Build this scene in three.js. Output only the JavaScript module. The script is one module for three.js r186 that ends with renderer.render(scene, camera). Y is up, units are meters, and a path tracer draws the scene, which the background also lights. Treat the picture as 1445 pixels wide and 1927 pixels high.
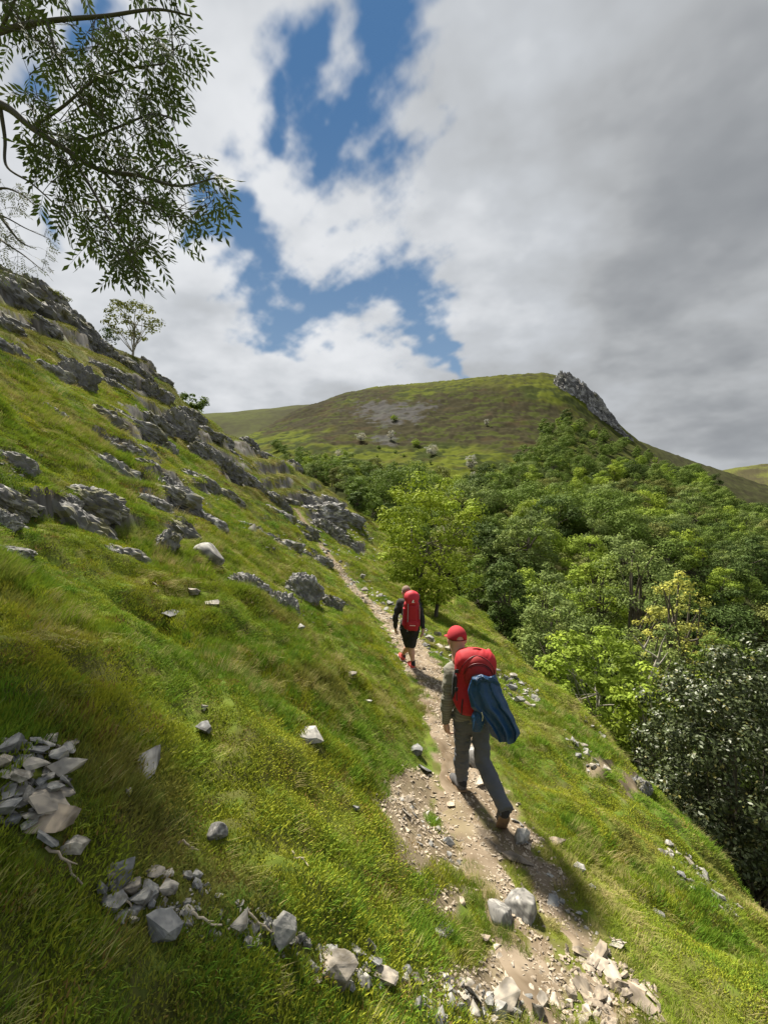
import * as THREE from 'three';
import { mergeGeometries, mergeVertices } from 'three/addons/utils/BufferGeometryUtils.js';
import { ConvexGeometry } from 'three/addons/geometries/ConvexGeometry.js';

// ---------------------------------------------------------------- camera, sun, exposure
const F = 808, CU = 722.5, CV = 963.5;              // lens: focal length and centre in units of the photograph's pixels
const scene = new THREE.Scene();
const camera = new THREE.PerspectiveCamera(2 * Math.atan(963.5 / F) * 180 / Math.PI, 1445 / 1927, 0.1, 6000);
camera.position.set(0, 0, 0);
camera.lookAt(0, 0, -1);
const renderer = new THREE.WebGLRenderer({ antialias: true });
renderer.toneMapping = THREE.LinearToneMapping;
renderer.toneMappingExposure = 2.4;
renderer.shadowMap.enabled = true;
const EXPO = 2.4;
const SUN = new THREE.Vector3(-0.30, 0.83, -0.50).normalize();
const sun = new THREE.DirectionalLight(new THREE.Color(1.0, 0.93, 0.80), 5.0);
sun.position.copy(SUN).multiplyScalar(120);
sun.target.position.set(0, 0, 0);
sun.castShadow = true;
sun.shadow.radius = 12;
sun.shadow.mapSize.set(4096, 4096);
Object.assign(sun.shadow.camera, { left: -150, right: 150, top: 150, bottom: -150, near: 1, far: 500 });
scene.add(sun, sun.target);

// ---------------------------------------------------------------- numbers and noise
function rng(seed) { let a = seed >>> 0; return () => { a = (a + 0x6D2B79F5) | 0; let t = Math.imul(a ^ (a >>> 15), 1 | a); t = (t + Math.imul(t ^ (t >>> 7), 61 | t)) ^ t; return ((t ^ (t >>> 14)) >>> 0) / 4294967296; }; }
const clamp = (x, a = 0, b = 1) => x < a ? a : x > b ? b : x;
const mix = (a, b, t) => a + (b - a) * t;
const sm = (a, b, x) => { const t = clamp((x - a) / (b - a)); return t * t * (3 - 2 * t); };
const mix3 = (a, b, t) => [a[0] + (b[0] - a[0]) * t, a[1] + (b[1] - a[1]) * t, a[2] + (b[2] - a[2]) * t];
function ih(x, y, z) { let h = Math.imul(x, 374761393) ^ Math.imul(y, 668265263) ^ Math.imul(z, 1274126177); h = Math.imul(h ^ (h >>> 13), 1103515245); h ^= h >>> 16; return (h >>> 0) / 4294967296; }
function vn(x, y, z = 0) {                            // value noise -1..1
  const xi = Math.floor(x), yi = Math.floor(y), zi = Math.floor(z);
  let u = x - xi, v = y - yi, w = z - zi; u = u * u * (3 - 2 * u); v = v * v * (3 - 2 * v); w = w * w * (3 - 2 * w);
  const a = ih(xi, yi, zi), b = ih(xi + 1, yi, zi), c = ih(xi, yi + 1, zi), d = ih(xi + 1, yi + 1, zi);
  const p = a + (b - a) * u + (c - a) * v + (a - b - c + d) * u * v;
  if (w === 0) return p * 2 - 1;
  const e = ih(xi, yi, zi + 1), f = ih(xi + 1, yi, zi + 1), g = ih(xi, yi + 1, zi + 1), h = ih(xi + 1, yi + 1, zi + 1);
  const q = e + (f - e) * u + (g - e) * v + (e - f - g + h) * u * v;
  return (p + (q - p) * w) * 2 - 1;
}
function fbm(x, y, z = 0, o = 4) { let s = 0, a = 0.5, n = 0; for (let i = 0; i < o; i++) { s += a * vn(x, y, z); n += a; a *= 0.5; const t = x * 1.6 - y * 1.2; y = x * 1.2 + y * 1.6 + 17.3; x = t + 5.1; z = z * 2 + 3.7; } return s / n; }
const smin = (a, b, k) => { const h = Math.max(k - Math.abs(a - b), 0) / k; return Math.min(a, b) - h * h * k * 0.25; };
const pix = (u, v, d) => new THREE.Vector3((u - CU) / F * d, -(v - CV) / F * d, -d);
const toPix = p => [CU + F * p.x / -p.z, CV - F * p.y / -p.z, -p.z];
function inPoly(x, y, P) { let c = false; for (let i = 0, j = P.length - 1; i < P.length; j = i++) { const [a, b] = P[i], [e, f] = P[j]; if ((b > y) !== (f > y) && x < (e - a) * (y - b) / (f - b) + a) c = !c; } return c; }
function segDist(px, py, ax, ay, bx, by) { const dx = bx - ax, dy = by - ay, t = clamp(((px - ax) * dx + (py - ay) * dy) / (dx * dx + dy * dy)); return [Math.hypot(px - ax - dx * t, py - ay - dy * t), t]; }

// ---------------------------------------------------------------- sky: broken cloud with a blue gap, computed by direction
const s2l = c => { c /= 255; return c <= 0.04045 ? c / 12.92 : ((c + 0.055) / 1.055) ** 2.4; };
const lin = (r, g, b) => [s2l(r), s2l(g), s2l(b)];
{
  const W = 3072, H = 1536, data = new Float32Array(W * H * 4);
  // lanes of open sky: direction (as slopes x/d, y/d of the photograph's view), half width
  const lanes = [
    [[720, -120, 75], [680, 40, 60], [665, 150, 85], [620, 225, 105], [572, 292, 48]], [[560, 70, 38], [530, 160, 62], [560, 230, 80]], [[500, 150, 36], [468, 250, 26]],
    [[345, 432, 14], [400, 392, 34], [448, 445, 38], [500, 535, 46], [560, 578, 50], [650, 556, 42], [745, 545, 62], [800, 585, 36]], [[800, 575, 30], [826, 670, 18], [852, 695, 12]], [[400, 392, 30], [360, 330, 14]],
    [[190, 30, 38], [150, 70, 26]], [[60, 160, 30], [95, 185, 16]], [[100, 445, 20], [85, 420, 12]],
  ];
  const blueHi = lin(80, 120, 166), blueLo = lin(146, 174, 202), white = lin(240, 242, 245), mid = lin(200, 204, 209), grey = lin(178, 181, 184), dark = lin(138, 142, 147);
  for (let j = 0; j < H; j++) {
    const el = ((j + 0.5) / H - 0.5) * Math.PI, sy = Math.sin(el), cy = Math.cos(el);
    for (let i = 0; i < W; i++) {
      const k = (j * W + i) * 4;
      if (el < -0.12) { data[k] = data[k + 1] = data[k + 2] = 0.2 / EXPO; data[k + 3] = 1; continue; }
      const az = ((i + 0.5) / W - 0.5) * 2 * Math.PI;            // three.js: u = atan2(z, x) / 2pi + 0.5
      const x = cy * Math.cos(az), z = cy * Math.sin(az), y = sy;
      // coordinates on a cloud layer, compressed towards the horizon
      const q = 1 / (Math.max(y, -0.05) + 0.32), lx = x * q * 2.2, lz = z * q * 2.2;
      const wob = fbm(lx * 1.7 + 9, lz * 1.7, 2.2, 4), wob2 = fbm(lx * 1.7 - 31, lz * 1.7 + 4, 6.1, 4);
      let open;                                                   // > 0 : gap
      const front = -z > 0.12;
      let pu = 0, pv = 0;
      if (front) { pu = CU + F * x / -z; pv = CV - F * y / -z; }
      let thick, lit;
      const gen = fbm(lx * 0.8 + 40, lz * 0.8 - 12, 1.5, 4);
      const openG = sm(0.16, 0.5, gen + wob * 0.25) ;
      if (front) {
        const uu = pu + wob * 75 + vn(lx * 13, lz * 13, 3) * 12, vv = pv + wob2 * 60 + vn(lx * 13 + 7, lz * 13, 8) * 10;
        let o = -2;
        for (const L of lanes) for (let m = 0; m + 1 < L.length; m++) { const [d, t] = segDist(uu, vv, L[m][0], L[m][1], L[m + 1][0], L[m + 1][1]); o = Math.max(o, 1 - d / (1.35 * mix(L[m][2], L[m + 1][2], t))); }
        if (o > -1.3) { const fine = fbm(lx * 8, lz * 8, 4.4, 7), wisp = fbm(lx * 3 + lz * 5, (lz - lx) * 10, 2.7, 5); o = sm(-0.4, 0.9, o + fine * 1.15 + wisp * 0.6 + 0.08); } else o = 0;
        const edge = Math.max(sm(1450, 2100, Math.abs(pu - CU) + CU), sm(-100, -700, pv));
        open = mix(o, openG, edge);
      } else open = openG;
      // thickness of the cloud: thin and bright towards the left and round the gap, thick and grey to the right
      const side = x / Math.hypot(x, z);                          // -1 left .. 1 right
      thick = (0.40 + 0.22 * sm(-0.25, 0.75, x) + 0.62 * fbm(lx * 1.3 + 3, lz * 1.3, 7.7, 6) + 0.32 * fbm(lx * 3.1 + lz, lz * 4 - lx, 5.5, 5));
      if (front && pv < 980) {
        const nearGap = Math.exp(-((pu - 560) ** 2 / 2 / 270 ** 2 + (pv - 420) ** 2 / 2 / 300 ** 2));
        const upl = Math.exp(-((pu - 150) ** 2 / 2 / 260 ** 2 + (pv - 320) ** 2 / 2 / 330 ** 2));
        const dk = Math.exp(-((pu - 1300) ** 2 / 2 / 330 ** 2 + (pv - 380) ** 2 / 2 / 260 ** 2));
        const lo = Math.exp(-((pu - 330) ** 2 / 2 / 120 ** 2 + (pv - 620) ** 2 / 2 / 90 ** 2)) + 0.5 * Math.exp(-((pu - 1330) ** 2 / 2 / 170 ** 2 + (pv - 760) ** 2 / 2 / 120 ** 2));
        thick = thick - 0.38 * nearGap - 0.32 * upl + 0.16 * dk + 0.20 * lo;
      }
      thick = 0.5 + 0.5 * Math.tanh((thick - 0.47) * 2.1);
      let c = thick < 0.35 ? mix3(white, mid, thick / 0.35) : thick < 0.7 ? mix3(mid, grey, (thick - 0.35) / 0.35) : mix3(grey, dark, (thick - 0.7) / 0.3);
      const b = mix3(blueLo, blueHi, sm(0.05, 0.75, y));
      c = mix3(c, b, open);
      const hz = sm(0.16, 0.0, y) * 0.35; c = mix3(c, lin(196, 202, 207), hz);
      data[k] = c[0] / EXPO; data[k + 1] = c[1] / EXPO; data[k + 2] = c[2] / EXPO; data[k + 3] = 1;
    }
  }
  const sky = new THREE.DataTexture(data, W, H, THREE.RGBAFormat, THREE.FloatType);
  sky.mapping = THREE.EquirectangularReflectionMapping; sky.magFilter = THREE.LinearFilter; sky.minFilter = THREE.LinearFilter; sky.needsUpdate = true;
  scene.background = sky; scene.environment = sky;
}
console.log('sky');

// ---------------------------------------------------------------- object helpers
const used = {};
function numbered(name) { const n = used[name] = (used[name] ?? -1) + 1; return n ? name + '_' + String(n).padStart(3, '0') : name; }
function shadows(o) { o.traverse(m => { if (m.isMesh) { m.castShadow = true; m.receiveShadow = true; } }); return o; }
function tag(o, label, category, group, kind) { if (label) o.userData.label = label; if (category) o.userData.category = category; if (group) o.userData.group = group; if (kind) o.userData.kind = kind; return o; }
function top(name, geo, mat, label, category, group) { const m = new THREE.Mesh(geo, mat); m.name = numbered(name); scene.add(shadows(m)); return tag(m, label, category, group); }
function structure(name, geo, mat) { const m = new THREE.Mesh(geo, mat); m.name = numbered(name); m.userData.kind = 'structure'; scene.add(shadows(m)); return m; }
function thing(name, label, category, group) { const o = new THREE.Group(); o.name = numbered(name); scene.add(o); return tag(o, label, category, group); }
function part(parent, name, geo, mat, label) { const m = new THREE.Mesh(geo, mat); m.name = name; m.castShadow = m.receiveShadow = true; parent.add(m); if (label) m.userData.label = label; return m; }
function geoFrom(pos, idx, col) {
  const g = new THREE.BufferGeometry(); g.setAttribute('position', new THREE.BufferAttribute(pos instanceof Float32Array ? pos : new Float32Array(pos), 3));
  if (idx) g.setIndex(new THREE.BufferAttribute(idx instanceof Uint32Array ? idx : new Uint32Array(idx), 1));
  if (col) g.setAttribute('color', new THREE.BufferAttribute(col instanceof Float32Array ? col : new Float32Array(col), 3));
  g.computeVertexNormals(); return g;
}
const V = (x, y, z) => new THREE.Vector3(x, y, z);
const std = (o) => new THREE.MeshStandardMaterial({ roughness: 0.92, ...o });
const matt = (o) => new THREE.MeshPhysicalMaterial({ roughness: 1, specularIntensity: 0.05, ...o });
const phys = (o) => new THREE.MeshPhysicalMaterial({ roughness: 0.9, ...o });
const rgb = (r, g, b) => new THREE.Color().setRGB(r, g, b);
function tube(P, r0, r1, sides = 6, out = { pos: [], idx: [] }) {
  const b = out.pos.length / 3, n = P.length, T = V(), A = V(), B = V();
  for (let i = 0; i < n; i++) {
    T.copy(P[Math.min(i + 1, n - 1)]).sub(P[Math.max(i - 1, 0)]).normalize(); A.set(0.31, 0.2, 0.93).cross(T); if (A.lengthSq() < 0.01) A.set(1, 0, 0).cross(T); A.normalize(); B.copy(T).cross(A);
    const r = mix(r0, r1, (i / (n - 1)) ** 0.8); for (let k = 0; k < sides; k++) { const a = k / sides * 6.2832, c = Math.cos(a) * r, s = Math.sin(a) * r; out.pos.push(P[i].x + A.x * c + B.x * s, P[i].y + A.y * c + B.y * s, P[i].z + A.z * c + B.z * s); }
  }
  for (let i = 0; i + 1 < n; i++) for (let k = 0; k < sides; k++) { const p = b + i * sides + k, q = b + i * sides + (k + 1) % sides; out.idx.push(p, q, p + sides, q, q + sides, p + sides); }
  return out;
}
const cloth0 = (r, g, b) => std({ color: rgb(r, g, b) });
function vor(x, y, z) {                                // nearest cell of jittered points: [id hash seeds, offset to its point]
  const xi = Math.floor(x), yi = Math.floor(y), zi = Math.floor(z); let best = 9, bx = 0, by = 0, bz = 0, ox = 0, oy = 0, oz = 0;
  for (let a = -1; a <= 1; a++) for (let b = -1; b <= 1; b++) for (let c = -1; c <= 1; c++) { const i = xi + a, j = yi + b, k = zi + c, px = i + ih(i, j, k) - x, py = j + ih(j + 71, k, i) - y, pz = k + ih(k, i + 37, j) - z, q = px * px + py * py + pz * pz; if (q < best) { best = q; bx = i; by = j; bz = k; ox = px; oy = py; oz = pz; } }
  return [bx, by, bz, ox, oy, oz];
}
function blocky(x, y, z) { const [i, j, k, a, b, c] = vor(x, y, z); return (ih(i, j, k + 9) * 2 - 1) + 1.3 * (a * (ih(i + 3, j, k) - 0.5) + b * (ih(i, j + 5, k) - 0.5) + c * (ih(i, j, k + 7) - 0.5)); }
// ---------------------------------------------------------------- terrain: heights from surveyed points
// a surface y / r interpolated over (bearing, log distance) through the points given as (u, v, depth)
function makeRBF(P) {
  const n = P.length, N = n + 3, A = Array.from({ length: N }, () => new Float64Array(N + 1));
  for (let i = 0; i < n; i++) { for (let j = 0; j < n; j++) A[i][j] = Math.hypot(P[i][0] - P[j][0], P[i][1] - P[j][1]); A[i][n] = 1; A[i][n + 1] = P[i][0]; A[i][n + 2] = P[i][1]; A[n][i] = 1; A[n + 1][i] = P[i][0]; A[n + 2][i] = P[i][1]; A[i][N] = P[i][2]; A[i][i] += -0.004; }
  for (let c = 0; c < N; c++) { let p = c; for (let r = c + 1; r < N; r++) if (Math.abs(A[r][c]) > Math.abs(A[p][c])) p = r; [A[c], A[p]] = [A[p], A[c]]; for (let r = 0; r < N; r++) if (r !== c) { const f = A[r][c] / A[c][c]; if (f) for (let k = c; k <= N; k++) A[r][k] -= f * A[c][k]; } }
  const w = A.map((r, i) => r[N] / r[i]);
  return (a, b) => { let s = w[n] + w[n + 1] * a + w[n + 2] * b; for (let i = 0; i < n; i++) { const dx = a - P[i][0], dy = b - P[i][1]; s += w[i] * Math.sqrt(dx * dx + dy * dy); } return s; };
}
const RS = 0.75;                                       // weight of log distance against bearing
const polar = (x, d) => { const r = Math.hypot(x, d); return [Math.atan2(x, d), Math.log(r), r]; };
// the path: depth, x, y along its middle
const PATH = [[1.0, 1.1, -2.46], [2.2, 1.0, -2.59], [2.95, 1.01, -2.69], [3.9, 0.87, -2.79], [5.4, 0.885, -2.92], [7.2, 0.82, -3.18], [9.3, 0.62, -3.39], [12.5, 0.27, -3.5], [16, -0.45, -3.3], [21, -1.75, -3.42], [27, -4.2, -2.6], [34, -7, -1.6]];
function pathAt(d) { if (d <= PATH[0][0]) return [PATH[0][1], PATH[0][2] + (PATH[0][0] - d) * 0.113]; for (let i = 0; i + 1 < PATH.length; i++) if (d <= PATH[i + 1][0]) { const t = (d - PATH[i][0]) / (PATH[i + 1][0] - PATH[i][0]); return [mix(PATH[i][1], PATH[i + 1][1], t), mix(PATH[i][2], PATH[i + 1][2], t)]; } const l = PATH[PATH.length - 1]; return [l[1] - (d - l[0]) * 0.45, l[2] + (d - l[0]) * 0.1]; }
const PW = 0.42;
function slopeA(x, d) { const [px, py] = pathAt(d), c = x - px; return c < -PW ? py + 0.06 + 0.72 * (-c - PW) : c > PW ? py - 0.06 - 0.5 * (c - PW) : py - 0.14 * c; }
const NEARP = [
  // skyline of the left spur and its crest
  [-260, 330, 31], [-120, 430, 31], [0, 512, 32], [60, 540, 33], [130, 588, 34], [190, 642, 35], [240, 682, 36], [300, 706, 37], [350, 768, 38], [420, 822, 40], [500, 852, 45], [560, 882, 48], [620, 927, 52], [670, 962, 55], [715, 1000, 58], [770, 1066, 58], [830, 1090, 46], [910, 1152, 33], [960, 1210, 25], [1010, 1285, 17],
  // beyond the crest
  [0, 590, 52], [190, 720, 55], [300, 800, 58], [420, 890, 60], [560, 950, 70], [670, 1040, 72], [770, 1130, 75], [860, 1180, 60], [960, 1290, 42], [1040, 1380, 28],
  // the open slope
  [0, 640, 15], [0, 700, 9], [0, 800, 5.6], [100, 650, 21], [110, 800, 8], [200, 760, 16], [200, 860, 8.5], [300, 800, 20], [300, 900, 10], [400, 880, 20], [400, 960, 12], [500, 920, 29], [500, 1010, 15], [560, 960, 34], [600, 1000, 31], [560, 1040, 18], [640, 1030, 33], [690, 1030, 42], [700, 1080, 26], [740, 1110, 30], [790, 1160, 24], [870, 1170, 27], [860, 1215, 17],
  // grass shelf right of the path and its edge
  [1500, 1800, 5.2], [1445, 1752, 5.6], [1370, 1650, 6.4], [1300, 1572, 7.1], [1200, 1482, 8.3], [1130, 1390, 10], [1060, 1330, 11.5], [1000, 1292, 12.8], [920, 1245, 14.2], [830, 1200, 15.5], [760, 1165, 17.5],
  [1600, 2100, 8], [1445, 1980, 8.6], [1300, 1720, 11], [1200, 1590, 12.5], [1100, 1470, 15.5], [1700, 2000, 18], [1445, 1800, 22], [1250, 1620, 26], [1080, 1480, 34],
].map(([u, v, d]) => { const p = pix(u, v, d), [t, l, r] = polar(p.x, d); return [t, l * RS, (p.y - slopeA(p.x, d)) / r]; });
for (const r of [0.6, 1, 1.8, 3, 4.4]) for (let t = -180; t < 180; t += 30) { const a = t * Math.PI / 180; if (r > 3.5 && t > 20 && t < 100) continue; NEARP.push([a, Math.log(r) * RS, 0]); }
for (const t of [-150, -110, -80, 110, 140, 175]) for (const r of [10, 40]) NEARP.push([t * Math.PI / 180, Math.log(r) * RS, 0]);
const nearRBF = makeRBF(NEARP);
// crag band on the upper left: ledges
const CRAG = [[-400, 200], [0, 500], [130, 560], [300, 690], [420, 800], [560, 870], [650, 940], [640, 1000], [560, 985], [470, 930], [380, 850], [280, 800], [170, 720], [60, 690], [0, 640], [-400, 500]];
const LEDGE = [[-400, 200], [0, 490], [130, 550], [300, 680], [420, 790], [560, 860], [650, 930], [700, 1010], [690, 1070], [640, 1080], [560, 1060], [470, 1030], [400, 1070], [320, 1060], [220, 1020], [100, 1000], [0, 1020], [-400, 950]];
function pathDist(x, d) { let m = 9; for (let i = 0; i + 1 < PATH.length; i++) { const q = segDist(x, d, PATH[i][1], PATH[i][0], PATH[i + 1][1], PATH[i + 1][0])[0]; if (q < m) m = q; } return m; }
function nearBase(x, d) { const [t, l, r] = polar(x, d); return slopeA(x, d) + nearRBF(t, l * RS) * r; }
const nearInfo = { crag: 0, rock: 0 };
function nearHeight(x, d) {
  const r = Math.hypot(x, d);
  let y = nearBase(x, d);
  const pd = pathDist(x, d), off = sm(0.35, 1.3, pd);
  const u = CU + F * x / Math.max(d, 0.3), v = CV - F * y / Math.max(d, 0.3);
  // hummocks, terracettes and tussocks
  y += off * (0.22 * fbm(x * 0.75 + 3, d * 0.75, 0.3, 3) + 0.16 * fbm(x * 2.4, d * 2.4 + 8, 1.3, 3));
  y += off * sm(3, 14, r) * 0.45 * fbm(x * 0.22 + 11, d * 0.22, 2.1, 3);
  const ter = fbm((x * 0.9 + d * 0.3) * 0.8 + fbm(x * 0.5, d * 0.5, 9) * 0.8, d * 0.25, 4.4, 2);
  y += off * 0.15 * sm(-0.08, 0.2, ter);
  y += off * sm(1.5, 4, r) * (0.13 + 0.08 * sm(6, 16, r)) * (0.6 - 1.6 * Math.abs(fbm(x * 0.95 + 30 - d * 0.3, d * 0.7 + x * 0.4, 7.3, 3)));
  y += off * 0.035 * Math.abs(vn(x * 5.1, d * 5.1, 3.3));
  y += (1 - off) * 0.02 * fbm(x * 4, d * 4, 5, 3);
  nearInfo.crag = 0; nearInfo.rock = 0;
  if (d > 2.5 && x < 1 && v < 1130 && u < 740) {
    const wu = u + 40 * vn(x * 0.5, d * 0.5, 7), wv = v + 30 * vn(x * 0.5 + 5, d * 0.5, 3);
    if (inPoly(wu, wv, LEDGE)) {
      const upper = inPoly(wu, wv, CRAG), m = sm(3, 6, r) * off;
      const st = 0.30 + 0.036 * r, w = (y + 0.10 * d + 1.1 * st * fbm(x * 0.4 / (0.5 + st), d * 0.28 / (0.5 + st), 8.8, 3)) / st, fl = Math.floor(w), f = w - fl;
      const gate = fbm(x * 0.5 / (0.4 + st) + fl * 7.3, d * 0.55 / (0.4 + st), 2.6, 3), k = upper ? sm(-0.35, -0.1, gate) : sm(-0.02, 0.16, gate);
      const A = upper ? 0.55 : 0.58, S = sm(0.42, 0.84, f);
      y += m * k * st * A * (S - f + 0.1);
      const rk = k * sm(0.44, 0.56, f + 0.12 * vn(x * 2 / st, d * 2 / st, 4)) * sm(0.86, 0.74, f + 0.12 * vn(x * 2 / st, d * 2 / st, 9));
      if (rk > 0.05) y += m * rk * st * (0.13 * blocky(x * 1.3 / st, y * 1.3 / st, d * 0.9 / st) + 0.06 * blocky(x * 3 / st, y * 3 / st, d * 2 / st));
      nearInfo.crag = upper ? m : 0; nearInfo.rock = m * rk;
    }
  }
  return y;
}
function polarGrid(thetas, rhos, fn) {
  const nt = thetas.length, nr = rhos.length, h = new Float32Array(nt * nr), pos = new Float32Array(nt * nr * 3), info = new Float32Array(nt * nr * 2);
  for (let j = 0; j < nr; j++) { const r = Math.exp(rhos[j]); for (let i = 0; i < nt; i++) { const x = Math.sin(thetas[i]) * r, d = Math.cos(thetas[i]) * r, k = j * nt + i; const y = h[k] = fn(x, d); pos[k * 3] = x; pos[k * 3 + 1] = y; pos[k * 3 + 2] = -d; info[k * 2] = nearInfo.crag; info[k * 2 + 1] = nearInfo.rock; } }
  const idx = new Uint32Array((nt - 1) * (nr - 1) * 6); let q = 0;
  for (let j = 0; j + 1 < nr; j++) for (let i = 0; i + 1 < nt; i++) { const a = j * nt + i, b = a + 1, c = a + nt, e = c + 1; idx[q++] = a; idx[q++] = b; idx[q++] = c; idx[q++] = b; idx[q++] = e; idx[q++] = c; }
  const ut = th => { let lo = 0, hi = nt - 1; while (hi - lo > 1) { const m = (lo + hi) >> 1; if (thetas[m] <= th) lo = m; else hi = m; } return lo + clamp((th - thetas[lo]) / (thetas[hi] - thetas[lo])); };
  const at = (x, d) => {
    const [t, l] = polar(x, d); if (l > rhos[nr - 1] || l < rhos[0] || t < thetas[0] || t > thetas[nt - 1]) return -999;
    const fi = Math.min(ut(t), nt - 1.001), fj = Math.min((l - rhos[0]) / (rhos[1] - rhos[0]), nr - 1.001), i = Math.floor(fi), j = Math.floor(fj), a = fi - i, b = fj - j, k = j * nt + i;
    return (h[k] * (1 - a) + h[k + 1] * a) * (1 - b) + (h[k + nt] * (1 - a) + h[k + nt + 1] * a) * b;
  };
  return { nt, nr, h, pos, idx, info, at, ut, rhos, thetas };
}
const span = (a, b, n) => Array.from({ length: n }, (_, i) => a + (b - a) * i / (n - 1));
const DEG = Math.PI / 180;
const thN = [...span(-180 * DEG, -66 * DEG, 46), ...span(-65.8 * DEG, 62 * DEG, 600), ...span(63 * DEG, 180 * DEG, 46)];
const near = polarGrid(thN, span(Math.log(0.45), Math.log(84), 440), nearHeight);
console.log('near terrain');

// the far fell
const FELLP = [
  [660, 1090, 64], [720, 1092, 62], [850, 1152, 54], [1000, 1232, 48], [1200, 1380, 42], [1445, 1600, 38], [1700, 1800, 38],
  [720, 1000, 90], [850, 1045, 82], [960, 1060, 72], [1060, 1068, 66], [1250, 1110, 62], [1445, 1190, 60], [1700, 1330, 60],
  [600, 905, 150], [700, 905, 128], [850, 935, 117], [1000, 950, 107], [1200, 985, 105], [1445, 1062, 95], [1700, 1150, 95],
  [560, 832, 215], [700, 852, 188], [850, 852, 182], [1000, 850, 172], [1100, 850, 188], [1250, 922, 165], [1380, 982, 150],
  [600, 782, 300], [700, 780, 275], [850, 782, 258], [1000, 772, 255], [1060, 745, 275], [1130, 800, 262],
  [430, 838, 262], [480, 816, 285], [560, 769, 335], [640, 741, 362], [700, 728, 380], [760, 723, 390], [850, 718, 390], [950, 710, 372], [1040, 705, 345], [1064, 710, 328], [1085, 724, 308], [1110, 752, 290], [1140, 792, 278], [1170, 828, 268], [1210, 850, 255], [1260, 876, 245], [1290, 892, 240], [1340, 917, 230], [1400, 957, 220], [1445, 987, 215], [1600, 1030, 210],
  [430, 900, 420], [560, 820, 520], [700, 770, 560], [850, 760, 560], [950, 752, 540], [1040, 748, 500], [1110, 800, 420], [1170, 870, 380], [1290, 930, 340], [1400, 990, 320], [1600, 1060, 300],
  [300, 900, 240], [250, 960, 140], [400, 1100, 60],
].map(([u, v, d]) => { const p = pix(u, v, d), [t, l, r] = polar(p.x, d); return [t, l * RS * 1.1, p.y / r]; });
const fellRBF = makeRBF(FELLP);
function fellHeight(x, d) {
  const [t, l, r] = polar(x, d); let y = fellRBF(t, l * RS * 1.1) * r;
  y += 1.3 * fbm(x * 0.03, d * 0.03, 0.7, 3) + 0.5 * fbm(x * 0.13, d * 0.13, 3.1, 3) + 0.55 * vn(x * 0.33, d * 0.33, 6) + 0.35 * vn(x * 0.7, d * 0.7, 2);
  nearInfo.crag = nearInfo.rock = 0; return y;
}
const fell = polarGrid(span(-38 * DEG, 56 * DEG, 640), span(Math.log(30), Math.log(640), 460), fellHeight);
console.log('fell');
const ground = (x, z) => Math.max(near.at(x, -z), fell.at(x, -z));
const groundN = (x, z, g = near, e = 0.06) => { const a = g.at(x - e, -z), b = g.at(x + e, -z), c = g.at(x, -z + e), f = g.at(x, -z - e); return V((a - b) / (2 * e), 1, (c - f) / (2 * e)).normalize(); };
// where the line of sight through (u, v) first meets the ground
function hit(u, v, d0 = 0.8, g = ground) {
  const a = (u - CU) / F, e = -(v - CV) / F; let d = d0, pd = d0;
  while (d < 600) { if (e * d < g(a * d, -d)) { let lo = pd, hi = d; for (let i = 0; i < 18; i++) { const m = (lo + hi) / 2; if (e * m < g(a * m, -m)) hi = m; else lo = m; } return V(a * hi, e * hi, -hi); } pd = d; d *= 1.012; }
  return null;
}

// what grows where on the near slope (0 grass .. ) : soil, straw, moss
function pathW(x, d) { return PW * (0.66 + 0.35 * vn(d * 1.3, 2.2) + 0.25 * vn(x * 6, d * 6, 4)) * (1 - 0.25 * sm(9, 20, d)); }
const SOIL = [[770, 1500, 70, 60], [800, 1600, 80, 45], [760, 1560, 55, 45], [830, 1690, 60, 40], [1130, 1440, 30, 22], [1180, 1470, 26, 36], [930, 1850, 130, 60]];
function cover(x, d, y) {
  const u = CU + F * x / Math.max(d, 0.3), v = CV - F * y / Math.max(d, 0.3);
  const pd = pathDist(x, d), w = pathW(x, d);
  let soil = sm(w * 1.15, w * 0.8, pd + 0.10 * vn(x * 9, d * 9, 1));
  // grass strip down the middle of the near path
  const [px] = pathAt(d), strip = sm(0.11, 0.06, Math.abs(x - px - 0.05 - 0.06 * vn(d * 2, 7)) + 0.05 * vn(x * 14, d * 14, 2)) * sm(4.3, 3.7, d) * sm(-0.6, -0.2, vn(d * 2.3, 3, 1));
  soil *= 1 - strip;
  for (const [su, sv, a, b] of SOIL) { const q = Math.hypot((u - su) / a, (v - sv) / b) + 0.5 * fbm(x * 5, d * 5, 6, 3); soil = Math.max(soil, sm(1.05, 0.7, q) * 0.9); }
  const straw = clamp(0.5 + 1.2 * fbm(x * 0.9 + 20, d * 0.9, 3, 4) + 0.35 * fbm(x * 4, d * 4, 8, 2) - 0.1);
  const moss = clamp(0.45 + 1.3 * fbm(x * 1.3 - 7, d * 1.3, 9.5, 3));
  return { soil, straw, moss, u, v, pd };
}
const C = {
  soil: [0.115, 0.085, 0.055], soilPale: [0.225, 0.18, 0.13], thatch: [0.085, 0.075, 0.03], green: [0.080, 0.125, 0.02], yell: [0.15, 0.165, 0.028], straw: [0.33, 0.27, 0.11], dark: [0.035, 0.06, 0.012], rock: [0.16, 0.155, 0.15], rockPale: [0.34, 0.325, 0.30], heather: [0.085, 0.072, 0.045], bracken: [0.155, 0.185, 0.020], rust: [0.20, 0.11, 0.045],  // green and yell darkened to paint in shade between blades; thatch is dead grass
};
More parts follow.
